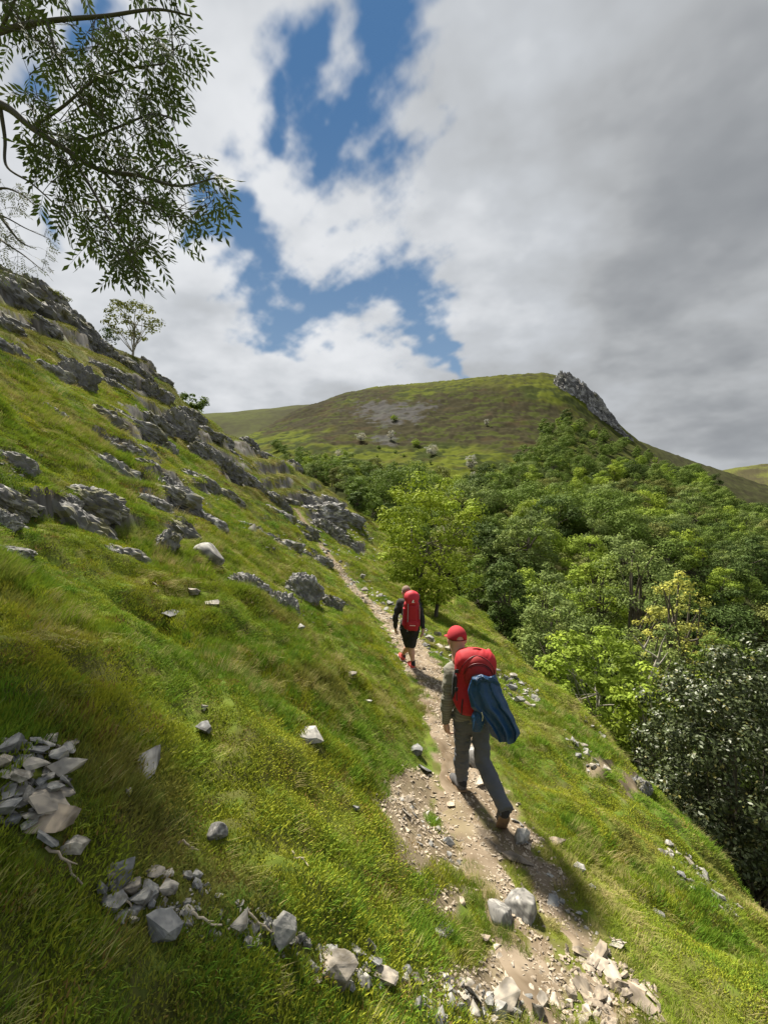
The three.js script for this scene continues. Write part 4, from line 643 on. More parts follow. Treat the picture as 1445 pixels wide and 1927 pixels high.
treeAt(990, 60, 955, 125, LM.soft, 'pale-topped tree at the centre of the wood', { clumps: 120, leaves: 90, leaf: 0.28, low: 0.15, clump: 0.19 });
treeAt(1105, 76, 920, 185, LM.mid, 'big round dark green tree right of the pale-topped tree', { clumps: 140, leaves: 90, leaf: 0.34, low: 0.1, clump: 0.18 });
treeAt(905, 66, 985, 140, LM.dark, 'dark rounded tree beside the yellow-green tree', { clumps: 120, leaves: 90, leaf: 0.3, low: 0.1, clump: 0.19 });
treeAt(1010, 90, 905, 150, LM.mid, 'wide mid-green tree behind the pale-topped tree', { clumps: 120, leaves: 90, leaf: 0.36, low: 0.1, clump: 0.19 });
treeAt(880, 96, 905, 150, LM.soft, 'soft green tree above the yellow-green tree', { clumps: 120, leaves: 90, leaf: 0.36, low: 0.1, clump: 0.19 });
treeAt(760, 100, 868, 140, LM.mid, 'green tree behind the crown of the yellow-green tree', { clumps: 110, leaves: 90, leaf: 0.38, low: 0.1, clump: 0.2 });
// on the skyline of the spur
treeAt(247, 35.5, 562, 112, LM.olive, 'lone windswept tree standing on the skyline crag', { clumps: 34, leaves: 60, leaf: 0.20, low: 0.34, clump: 0.2, flat: 0.6, lean: 0.05, trunk: 0.022, sparse: 0.5, wood: barkPale, base: 690 });
treeAt(356, 39, 738, 60, LM.mid, 'small bushy tree on the skyline right of the crag', { clumps: 40, leaves: 70, leaf: 0.17, low: 0.2, clump: 0.24, lean: 0.3, base: 788 });
treeAt(103, 33.5, 545, 48, LM.olive, 'low bush on top of the skyline crag', { name: 'shrub', category: 'bush', clumps: 26, leaves: 40, leaf: 0.14, low: 0.1, clump: 0.26, sparse: 0.5, base: 585 });
treeAt(200, 34.5, 618, 46, LM.dark, 'scrubby dark bush left of the lone skyline tree', { name: 'shrub', category: 'bush', clumps: 20, leaves: 40, leaf: 0.13, low: 0.1, clump: 0.25, sparse: 0.6, base: 652 });
treeAt(672, 54, 925, 36, LM.dark, 'small dark tree with a bare trunk at the end of the spur', { clumps: 30, leaves: 70, leaf: 0.24, low: 0.3, clump: 0.3, base: 974 });
treeAt(675, 62, 895, 62, LM.mid, 'round dark green tree behind the end of the spur', { clumps: 50, leaves: 80, leaf: 0.3, low: 0.05, clump: 0.26 });
// the dead tree beside the bright-green ones
{
  const o = thing('dead_tree', 'leafless pale dead tree poking through green leaves', 'tree'), R = rng(31), d = 13.2, T = { pos: [], idx: [] }, P = (u, v, dd = 0) => pix(u, v, d + dd);
  const base = P(1190, 1425), g0 = ground(base.x, base.z); base.y = Math.min(base.y, g0);
  const st = [base, P(1205, 1330), P(1228, 1265), P(1238, 1240)]; tube(st, 0.10, 0.05, 8, T); for (const [a, b, q] of [[[1238, 1240], [1210, 1222], .2], [[1238, 1240], [1252, 1195], -.2], [[1228, 1265], [1256, 1228], .1], [[1210, 1222], [1190, 1195], .1], [[1210, 1222], [1222, 1196], 0], [[1225, 1275], [1250, 1290], .2]]) tube(bend(P(...a), P(...b, q), R, 0.2, 6), 0.04, 0.01, 5, T);
  const m = part(o, 'trunk', geoFrom(T.pos, T.idx), barkPale); o.position.copy(base); m.geometry.translate(-base.x, -base.y, -base.z);
}
// the dark glossy bush at the right
{
  const G = { pos: [], idx: [], col: [] }, R = rng(88), d = 9.4, ctr = pix(1405, 1450, d), W = 2.35, H = 2.75; const x0 = ctr.x, z0 = ctr.z, gy = ground(x0, z0);
  const cl = []; for (let i = 0; i < 560; i++) { const a = R() * 6.283, y = R() * 2 - 1, k = Math.sqrt(1 - y * y), q = 0.35 + 0.65 * R() ** 0.6, irr = 1 + 0.3 * fbm(Math.cos(a) * 2, y * 2, Math.sin(a) * 2, 2); cl.push([V(Math.cos(a) * k * W * q * irr, y * H * q * irr, Math.sin(a) * k * W * 0.85 * q * irr), 0.22 + 0.2 * R()]); }
  for (const [c, r] of cl) for (let i = 0; i < 85; i++) { const dir = V(R() * 2 - 1, R() * 2 - 0.9, R() * 2 - 1).normalize(), p = c.clone().addScaledVector(dir, r * (0.5 + 0.5 * R())), n = dir.clone().add(V(R() - 0.5, R() * 0.8, R() - 0.5)).normalize(), t = V(R() - 0.5, R() - 0.5, R() - 0.5).cross(n).normalize(), s = 0.065 + 0.04 * R(), e = 0.6 + 0.8 * R(); leafInto(G, p, n, t, s, s * 0.3, R() < 0.06 ? [e * 2.2, e * 1.6, e * 1.1] : [e, e, e]); }
  const T = { pos: [], idx: [] }; for (let i = 0; i < 40; i++) tube(bend(V((R() - 0.5) * 0.5, Math.max(gy - ctr.y, -H - 0.6), (R() - 0.5) * 0.5), cl[i * 5][0], R, 0.2, 7), 0.045, 0.008, 5, T);
  const o = thing('holly_bush', 'large dark glossy-leaved bush at the right edge below the path', 'bush'); o.position.copy(ctr);
  part(o, 'trunk', geoFrom(T.pos, T.idx), bark); part(o, 'crown', geoFrom(G.pos, G.idx, G.col), leafMat(0.060, 0.078, 0.028, { roughness: 0.42, transmission: 0.08, specularIntensity: 0.6 }));
}
// the wood on the far slope
{
  const FOREST = [[500, 842], [560, 858], [640, 880], [720, 905], [800, 925], [880, 930], [940, 912], [985, 868], [1020, 820], [1060, 795], [1110, 806], [1165, 832], [1250, 878], [1300, 902], [1400, 968], [1600, 1060], [1700, 1500], [1500, 1560], [1300, 1420], [1150, 1380], [1000, 1290], [900, 1180], [830, 1120], [740, 1090], [690, 1020], [640, 945], [560, 895]];
  const R = rng(2024), put = [], big = [];
  const pk = [['oak', { h: 8, w: 3.9, clumps: 44, leaves: 130, leaf: 0.30, low: 0.04, clump: 0.34 }], ['ash', { h: 9, w: 3.3, clumps: 50, leaves: 100, leaf: 0.30, low: 0.08, clump: 0.30, flat: 0.55 }], ['birch', { h: 8.4, w: 2.6, clumps: 40, leaves: 105, leaf: 0.27, low: 0.06, clump: 0.34 }], ['thorn', { h: 6.5, w: 3.5, clumps: 38, leaves: 125, leaf: 0.28, low: 0.03, clump: 0.35 }], ['oak2', { h: 8.8, w: 4.3, clumps: 52, leaves: 125, leaf: 0.31, low: 0.04, clump: 0.31, lean: 0.2 }], ['ash2', { h: 8, w: 2.9, clumps: 40, leaves: 105, leaf: 0.29, low: 0.04, clump: 0.33, lean: -0.15 }]];
  pk.forEach(([k, o], i) => proto(k, { ...o, seed: 50 + i }));
  const taken = scene.children.filter(o => /^(tree|holly|dead)/.test(o.name)).map(o => [o.position.x, o.position.z, 3]);
  for (let t = 0; t < 9000; t++) {
    const th = (-22 + 72 * R()) * DEG, r = Math.exp(Math.log(26) + Math.log(270 / 26) * R()), x = Math.sin(th) * r, d = Math.cos(th) * r, y = ground(x, -d), [u, v] = [CU + F * x / d, CV - F * y / d];
    if (!inPoly(u, v, FOREST) || u > 1560) continue;
    if (near.at(x, d) > fell.at(x, d) && u < 960) continue;
    const gap = (3.3 + 0.011 * r) * (0.8 + 0.5 * R()); if (put.some(q => (q[0] - x) ** 2 + (q[1] + d) ** 2 < gap * gap) || taken.some(q => (q[0] - x) ** 2 + (q[1] + d) ** 2 < (q[2] + 1) ** 2)) continue;
    if (Math.hypot((u - 1060) / 38, (v - 1068) / 26) < 1) continue;         // the bare red bank
    put.push([x, -d, u, v, r]);
  }
  // small trees and bushes scattered over the open face
  for (let t = 0; t < 400; t++) { const u = 600 + 460 * R(), v = 790 + 120 * R(); if (inPoly(u, v, FOREST) || fbm(u * 0.012, v * 0.02, 4, 2) < 0.0 || R() > sm(770, 925, v + (u - 700) * 0.25) ** 1.5) continue; const p = hit(u, v, 90); if (!p || p.z < -330) continue; if (big.some(q => Math.hypot(q[0] - p.x, q[1] - p.z) < 9)) continue; big.push([p.x, p.z, u, v, Math.hypot(p.x, p.z)]); if (big.length > 17) break; }
  console.log('wood', put.length, big.length);
  put.sort((a, b) => a[4] - b[4]);
  const names = { mid: 'mid-green', soft: 'grey-green', bright: 'fresh green', dark: 'dark green', olive: 'olive green', lime: 'yellow-green' };
  const rest = [];
  put.forEach(([x, z, u, v, r], i) => {
    const pick = pk[Math.floor(R() * pk.length)][0], q = R();
    const tone = q < 0.34 ? 'mid' : q < 0.56 ? 'soft' : q < 0.72 ? 'bright' : q < 0.84 ? 'dark' : q < 0.93 ? 'olive' : 'lime';
    const s = (0.72 + 0.42 * R()) * (u > 1080 && v < 900 ? 0.7 : 1) * (v < 905 && u < 780 ? 0.8 : 1), yaw = R() * 6.28, sy = 0.85 + 0.3 * R();
    if (i >= 265) { rest.push([pick, tone, x, z, s, yaw, sy]); return; }
    const where = v < 860 && u > 1000 ? 'below the rocky crag' : u < 700 ? 'where the wood meets the spur' : u > 1250 ? 'at the right of the wood' : v > 1040 ? 'low in the valley wood' : v < 930 ? 'along the upper edge of the wood' : 'in the middle of the wood';
    plant('tree', proto(pick), LM[tone], x, z, { s, sy, yaw, label: `${names[tone]} rounded tree ${where}`, group: `${names[tone]} trees ${where}` });
  });
  big.forEach(([x, z, u, v]) => { const bl = R() < 0.16, s = (bl ? 0.35 : 0.25) + 0.5 * R() ** 2; plant('shrub', proto(R() < 0.5 ? 'thorn' : 'birch'), bl ? LM.blossom : R() < 0.5 ? LM.mid : LM.bright, x, z, { s, sy: 0.9, yaw: R() * 6, category: 'bush', label: bl ? 'pale blossoming bush on the open hill face' : 'small green bush scattered on the open hill face', group: bl ? 'blossoming bushes on the hill face' : 'green bushes on the hill face' }); });
  // beyond three hundred: the rest of the wood as one mass per kind
  if (rest.length) { const M = new THREE.Matrix4(); for (const [k] of pk) { const L = rest.filter(q => q[0] === k); if (!L.length) continue; const m = new THREE.InstancedMesh(proto(k).crown, LM.mid, L.length); L.forEach(([, tone, x, z, s, yaw, sy], i) => { M.compose(V(x, ground(x, z) - 0.3, z), new THREE.Quaternion().setFromAxisAngle(V(0, 1, 0), yaw), V(s, s * sy, s)); m.setMatrixAt(i, M); const c = tone === 'dark' ? [0.55, 0.58, 0.7] : tone === 'soft' ? [1.3, 1.2, 1.5] : tone === 'bright' ? [1.7, 1.6, 1.1] : [1, 1, 1]; m.setColorAt(i, rgb(...c)); }); m.name = numbered('distant_wood'); tag(m, 'small distant trees massed on the upper right slope', 'trees', null, 'stuff'); scene.add(shadows(m)); } }
}
// the crag at the brow of the fell
{
  const buttress = (W, H, D, seed, o, taper, shear) => { const g = rockMass(W, H, D, seed, o), p = g.attributes.position; for (let i = 0; i < p.count; i++) { const t = clamp(p.getY(i) / H + 0.5, 0, 1.1), k = mix(1.1, taper, t ** 0.9); p.setXYZ(i, p.getX(i) * k + shear * W * (t - 0.5), p.getY(i), p.getZ(i) * mix(1.1, 0.6, t)); } g.computeVertexNormals(); return g; };
  const o = { nu: 90, nv: 70, cell: 0.24, amp: 0.10, dip: 1.2, moss: 0.06, pale: 0.7 }, bits = [];
  [[1072, 748, 52, 76, 296], [1092, 766, 54, 76, 292], [1058, 775, 40, 56, 288], [1115, 785, 52, 74, 288], [1138, 806, 46, 52, 284], [1098, 800, 60, 60, 284], [1158, 824, 36, 34, 280]].forEach(([u, v, w, h, d], i) => { const g = buttress(w * d / F * 1.5, h * d / F * 1.12, w * d / F * 1.2, 5.5 + i * 2.3, o, 0.28 + 0.2 * ih(i, 3, 1), -0.18 + 0.2 * (i % 3 - 1) * 0.5), q = pix(u, v, d); g.translate(q.x, q.y, q.z); bits.push(g); });
  const c = pix(1100, 780, 290), g = mergeGeometries(bits); g.translate(-c.x, -c.y, -c.z); const m = top('summit_crag', g, rockMat, 'craggy grey rock buttress at the right end of the hilltop', 'crag'); m.position.copy(c);
}
// ---------------------------------------------------------------- the ash overhead, rooted on the slope left of the frame
function ashTree(seed, foot, limbs, poly, nLeaf, d0, d1, ls, label, mat, dens, trunkR) {
  const R = rng(seed), W = { pos: [], idx: [] }, G = { pos: [], idx: [], col: [] }, o = thing('ash_tree', label, 'tree'), nodes = [];
  const start = limbs[0][0], fork = pix(start[0], start[1], start[2]);
  const P0 = [foot, foot.clone().lerp(fork, 0.35).add(V(-0.15, 0.3, 0)), foot.clone().lerp(fork, 0.75).add(V(-0.1, 0.2, 0)), fork]; tube(P0, trunkR, trunkR * 0.5, 10, W);
  const curve = L => { const c = new THREE.CatmullRomCurve3(L.map(q => pix(...q))); return c.getPoints(L.length * 6); };
  for (const L of limbs) { const C = curve(L); tube(C, L.r ?? trunkR * 0.3, 0.006, 6, W); C.forEach(p => nodes.push(p)); }
  const us = poly.map(p => p[0]), vs = poly.map(p => p[1]), a = Math.min(...us), b = Math.max(...us), c = Math.min(...vs), e = Math.max(...vs);
  const tw = [];
  for (let k = 0, t = 0; k < nLeaf && t < nLeaf * 40; t++) {
    const u = a + (b - a) * R(), v = c + (e - c) * R(); if (!inPoly(u, v, poly)) continue; if (fbm(u * 0.017 + seed, v * 0.017, 3, 3) < dens + 0.25 * R()) continue;
    const p = pix(u, v, d0 + (d1 - d0) * R()); let best = 1e9, q = null; for (const n of nodes) { const z = n.distanceToSquared(p) + (n.y < p.y ? 0.03 : 0); if (z < best) { best = z; q = n; } }
    for (const n of tw) { const z = n.distanceToSquared(p) * 1.4 + 0.004; if (z < best) { best = z; q = n; } }
    const mid = q.clone().lerp(p, 0.5).add(V(0.03, 0.06, 0).multiplyScalar(Math.sqrt(best) * 1.5)); tube([q, mid, p], 0.0055, 0.0025, 3, W); if (Math.sqrt(best) > 0.05) tw.push(p.clone(), mid);
    k++;
    // compound leaf
    const dir = p.clone().sub(q).normalize().multiplyScalar(0.5).add(V(0.35 + (R() - 0.5) * 1.1, -0.55 + (R() - 0.5) * 0.9, (R() - 0.5) * 1.1)).normalize(), L = ls * (0.75 + 0.5 * R()), side = V(R() - 0.5, R() - 0.5, R() - 0.5).cross(dir).normalize(), nn = dir.clone().cross(side).normalize(), m = 4 + Math.floor(R() * 2), e2 = 0.7 + 0.6 * R(), tip = p.clone().addScaledVector(dir, L).add(V(0, -L * 0.12, 0));
    tube([p, p.clone().addScaledVector(dir, L * 0.5), tip], 0.0022, 0.001, 3, W);
    const lf = (at, t, w) => leafInto(G, at.clone().addScaledVector(t, w * 0.55), nn.clone().add(V(R() - 0.5, R() - 0.5, R() - 0.5).multiplyScalar(0.5)).normalize(), t, w, w * 0.155, [e2, e2 * (0.9 + 0.2 * R()), e2]);
    for (let i = 0; i < m; i++) { const at = p.clone().lerp(tip, (i + 0.8) / (m + 0.6)), w = ls * 0.36 * (0.8 + 0.4 * R()); for (const s of [-1, 1]) lf(at, dir.clone().multiplyScalar(0.75).addScaledVector(side, s * (0.7 + 0.3 * R())).add(V(0, -0.15, 0)).normalize(), w); }
    lf(tip, dir, ls * 0.38);
  }
  o.position.copy(foot); for (const g of [geoFrom(W.pos, W.idx), geoFrom(G.pos, G.idx, G.col)]) { g.translate(-foot.x, -foot.y, -foot.z); if (g.attributes.color) part(o, 'crown', g, mat); else part(o, 'trunk', g, std({ color: rgb(0.075, 0.068, 0.06) })); }
}
{
  const ft = V(-5.6, near.at(-5.6, 4.6) - 0.3, -4.6);
  const limbs = [[[-330, 330, 4.6], [-120, 190, 4.4], [0, 196, 4.3], [60, 240, 4.2], [130, 285, 4.1], [190, 320, 4.0], [260, 330, 3.9], [340, 350, 3.8], [405, 335, 3.8]], [[-330, 330, 4.6], [-140, 120, 4.2], [0, 60, 4.1], [90, 40, 4.0], [200, 30, 3.9], [300, 18, 3.8], [360, 30, 3.8]], [[60, 240, 4.2], [120, 200, 4.1], [180, 150, 4.0], [240, 130, 3.9], [310, 120, 3.8]], [[130, 285, 4.1], [170, 350, 4.0], [210, 420, 3.9], [245, 480, 3.8], [262, 535, 3.8]], [[60, 240, 4.2], [150, 262, 4.3], [220, 240, 4.2], [290, 215, 4.1], [335, 228, 4.0]], [[0, 196, 4.3], [10, 260, 4.4], [12, 310, 4.4], [60, 345, 4.3], [110, 390, 4.2]], [[190, 320, 4.0], [250, 370, 3.9], [310, 400, 3.8], [330, 430, 3.8]], [[90, 40, 4.0], [110, 110, 3.9], [150, 180, 3.8], [200, 230, 3.7]], [[0, 60, 4.1], [20, 20, 4.0], [50, -40, 3.9], [120, -90, 3.8]]];
  limbs[0].r = 0.055; limbs[1].r = 0.04; for (const i of [2, 3, 4, 6, 7, 8]) limbs[i].r = 0.016; limbs[5].r = 0.022;
  ashTree(5, ft, limbs, [[-40, -60], [385, -60], [375, 50], [350, 90], [325, 170], [300, 240], [340, 270], [420, 330], [410, 380], [340, 440], [290, 470], [255, 490], [278, 545], [250, 535], [220, 500], [160, 450], [110, 390], [40, 330], [60, 250], [0, 180], [-40, 180]], 620, 3.5, 4.7, 0.24, 'leafy ash branches hanging into the top left against the sky', leafMat(0.070, 0.098, 0.024, { transmission: 0.25 }), -0.16, 0.2);
  const f2 = V(-14, near.at(-14, 11.5) - 0.3, -11.5);
  ashTree(9, f2, Object.assign([[[-250, 420, 11.5], [-60, 400, 11.5], [0, 405, 11.4], [50, 430, 11.3], [95, 450, 11.2]], [[-60, 400, 11.5], [0, 450, 11.4], [45, 480, 11.3], [85, 512, 11.2]], [[-60, 400, 11.5], [0, 355, 11.4], [40, 365, 11.3], [75, 395, 11.2]], [[0, 405, 11.4], [40, 455, 11.3], [70, 470, 11.3]]]), [[-60, 330], [40, 335], [80, 390], [100, 450], [105, 515], [60, 520], [-60, 520]], 170, 10.8, 12, 0.26, 'thin half-bare branches of a farther tree at the left edge', leafMat(0.11, 0.125, 0.06), -0.3, 0.16);
}
console.log('trees');
// ---------------------------------------------------------------- people: bodies and cloth as distance fields, meshed
function nets(f, lo, hi, cell) {
  const nx = Math.ceil((hi.x - lo.x) / cell) + 1, ny = Math.ceil((hi.y - lo.y) / cell) + 1, nz = Math.ceil((hi.z - lo.z) / cell) + 1, S = new Float32Array(nx * ny * nz), id = new Int32Array(nx * ny * nz).fill(-1), pos = [], idx = [];
  const B = 5, reach = cell * B * 0.95 + 0.02;           // blocks far from the surface are filled without sampling
  for (let K = 0; K < nz; K += B) for (let Jb = 0; Jb < ny; Jb += B) for (let I0 = 0; I0 < nx; I0 += B) {
    const c = f(lo.x + (I0 + B / 2 - 0.5) * cell, lo.y + (Jb + B / 2 - 0.5) * cell, lo.z + (K + B / 2 - 0.5) * cell), skip = Math.abs(c) > reach;
    for (let k = K; k < Math.min(K + B, nz); k++) for (let j = Jb; j < Math.min(Jb + B, ny); j++) for (let i = I0; i < Math.min(I0 + B, nx); i++) S[(k * ny + j) * nx + i] = skip ? c : f(lo.x + i * cell, lo.y + j * cell, lo.z + k * cell);
  }
  const at = (i, j, k) => S[(k * ny + j) * nx + i], E = [[0, 0, 0, 1, 0, 0], [0, 1, 0, 1, 1, 0], [0, 0, 1, 1, 0, 1], [0, 1, 1, 1, 1, 1], [0, 0, 0, 0, 1, 0], [1, 0, 0, 1, 1, 0], [0, 0, 1, 0, 1, 1], [1, 0, 1, 1, 1, 1], [0, 0, 0, 0, 0, 1], [1, 0, 0, 1, 0, 1], [0, 1, 0, 0, 1, 1], [1, 1, 0, 1, 1, 1]];
  for (let k = 0; k + 1 < nz; k++) for (let j = 0; j + 1 < ny; j++) for (let i = 0; i + 1 < nx; i++) {
    let x = 0, y = 0, z = 0, n = 0; for (const e of E) { const a = at(i + e[0], j + e[1], k + e[2]), b = at(i + e[3], j + e[4], k + e[5]); if ((a < 0) !== (b < 0)) { const t = a / (a - b); x += e[0] + (e[3] - e[0]) * t; y += e[1] + (e[4] - e[1]) * t; z += e[2] + (e[5] - e[2]) * t; n++; } }
    if (n) { id[(k * ny + j) * nx + i] = pos.length / 3; pos.push(lo.x + (i + x / n) * cell, lo.y + (j + y / n) * cell, lo.z + (k + z / n) * cell); }
  }
  const I = (i, j, k) => id[(k * ny + j) * nx + i], quad = (a, b, c, d, flip) => { if (a < 0 || b < 0 || c < 0 || d < 0) return; if (flip) idx.push(a, c, b, a, d, c); else idx.push(a, b, c, a, c, d); };
  for (let k = 1; k + 1 < nz; k++) for (let j = 1; j + 1 < ny; j++) for (let i = 1; i + 1 < nx; i++) {
    const a = at(i, j, k) < 0; if (a !== at(i + 1, j, k) < 0) quad(I(i, j - 1, k - 1), I(i, j, k - 1), I(i, j, k), I(i, j - 1, k), !a); if (a !== at(i, j + 1, k) < 0) quad(I(i - 1, j, k - 1), I(i - 1, j, k), I(i, j, k), I(i, j, k - 1), !a); if (a !== at(i, j, k + 1) < 0) quad(I(i - 1, j - 1, k), I(i, j - 1, k), I(i, j, k), I(i - 1, j, k), !a);
  }
  return geoFrom(pos, idx);
}
const cone = (a, b, ra, rb) => { const ab = b.clone().sub(a), L = ab.lengthSq() || 1e-9; return (x, y, z) => { const px = x - a.x, py = y - a.y, pz = z - a.z, t = clamp((px * ab.x + py * ab.y + pz * ab.z) / L); return Math.hypot(px - ab.x * t, py - ab.y * t, pz - ab.z * t) - (ra + (rb - ra) * t); }; };
const ell = (c, rx, ry, rz, q) => { const iq = q ? q.clone().invert() : null, p = V(); return (x, y, z) => { p.set(x - c.x, y - c.y, z - c.z); if (iq) p.applyQuaternion(iq); const k = Math.hypot(p.x / rx, p.y / ry, p.z / rz), k2 = Math.hypot(p.x / rx / rx, p.y / ry / ry, p.z / rz / rz); return k < 1e-6 ? -Math.min(rx, ry, rz) : k * (k - 1) / k2; }; };
const rbox = (c, hx, hy, hz, r, q) => { const iq = q ? q.clone().invert() : null, p = V(); return (x, y, z) => { p.set(x - c.x, y - c.y, z - c.z); if (iq) p.applyQuaternion(iq); const a = Math.abs(p.x) - hx + r, b = Math.abs(p.y) - hy + r, e = Math.abs(p.z) - hz + r; return Math.hypot(Math.max(a, 0), Math.max(b, 0), Math.max(e, 0)) + Math.min(Math.max(a, b, e), 0) - r; }; };
const uni = (k, ...F) => (x, y, z) => { let s = F[0](x, y, z); for (let i = 1; i < F.length; i++) s = smin(s, F[i](x, y, z), k); return s; };
const box3 = (pts, m) => { const b = new THREE.Box3().setFromPoints(pts); return [b.min.clone().subScalar(m), b.max.clone().addScalar(m)]; };
const lerp = (a, b, t) => a.clone().lerp(b, t);
// a relaxed hand: palm, four fingers of different lengths bent at the knuckles, thumb from the side of the palm
function handField(w, dir, back, out, curl = 0.55) {
  const d = dir.clone().normalize(), b = back.clone().addScaledVector(d, -back.dot(d)).normalize(), o = out.clone().addScaledVector(d, -out.dot(d)).addScaledVector(b, -out.dot(b)).normalize(), F = [], P = (a, c, e) => w.clone().addScaledVector(d, a).addScaledVector(o, c).addScaledVector(b, e);
  const palm = uni(0.02, cone(P(0.0, 0, 0), P(0.035, 0, 0), 0.026, 0.024), cone(P(0.04, 0.024, 0), P(0.085, 0.030, 0.003), 0.017, 0.013), cone(P(0.04, 0, 0), P(0.09, 0.006, 0.005), 0.018, 0.014), cone(P(0.04, -0.022, 0), P(0.082, -0.026, 0.002), 0.016, 0.012));
  [[0.030, 0.072], [0.010, 0.080], [-0.010, 0.074], [-0.028, 0.058]].forEach(([c, L], i) => { let p = P(0.086 - i * i * 0.0012, c, 0.004), ang = curl * (0.6 + 0.12 * i), r = 0.0094 - i * 0.0005; for (const [q, m] of [[0.45, 1], [0.32, 1.9], [0.23, 2.5]]) { const a = ang * m, n = p.clone().addScaledVector(d, L * q * Math.cos(a)).addScaledVector(b, -L * q * Math.sin(a)); F.push(cone(p, n, r, r * 0.9)); r *= 0.92; p = n; } });
  let p = P(0.03, 0.024, -0.006), t1 = P(0.062, 0.046, -0.022), t2 = P(0.090, 0.046, -0.036); F.push(cone(p, t1, 0.013, 0.0105), cone(t1, t2, 0.0105, 0.008));
  return { f: (x, y, z) => { let s = palm(x, y, z); for (const g of F) s = smin(s, g(x, y, z), 0.006); return s; }, pts: [P(-0.02, -0.05, -0.08), P(0.19, 0.07, 0.05), P(0.19, -0.05, -0.09), P(0, 0.07, 0.05)] };
}
function headField(c, fwd, up) {                       // centre of the skull, looking along fwd
  const f = fwd.clone().normalize(), u = up.clone().addScaledVector(f, -up.dot(f)).normalize(), r = f.clone().cross(u), q = new THREE.Quaternion().setFromRotationMatrix(new THREE.Matrix4().makeBasis(r, u, f.clone().negate())), P = (a, b, e) => c.clone().addScaledVector(r, a).addScaledVector(u, b).addScaledVector(f, e);
  const skull = ell(P(0, 0.025, -0.012), 0.077, 0.096, 0.098, q), jaw = ell(P(0, -0.062, 0.032), 0.058, 0.062, 0.066, q), nose = cone(P(0, -0.005, 0.088), P(0, -0.038, 0.106), 0.009, 0.014), brow = cone(P(-0.035, 0.012, 0.078), P(0.035, 0.012, 0.078), 0.014, 0.014), lips = cone(P(-0.018, -0.073, 0.088), P(0.018, -0.073, 0.088), 0.008, 0.008), chin = ell(P(0, -0.105, 0.072), 0.024, 0.02, 0.022, q);
  const ears = [-1, 1].map(s => ell(P(s * 0.081, -0.008, -0.008), 0.011, 0.032, 0.019, q)), eyes = [-1, 1].map(s => ell(P(s * 0.031, -0.004, 0.094), 0.016, 0.011, 0.012, q)), neck = cone(P(0, -0.03, -0.03), P(0, -0.17, -0.045), 0.058, 0.064);
  return { q, P, u, f: (x, y, z) => { let s = smin(skull(x, y, z), jaw(x, y, z), 0.03); s = smin(s, brow(x, y, z), 0.015); s = smin(s, nose(x, y, z), 0.01); s = smin(s, lips(x, y, z), 0.008); s = smin(s, chin(x, y, z), 0.015); for (const e of eyes) s = Math.max(s, -smin(e(x, y, z), 1, 0.01) - 0.001); s = smin(s, neck(x, y, z), 0.03); for (const e of ears) s = smin(s, e(x, y, z), 0.008); return s; } };
}
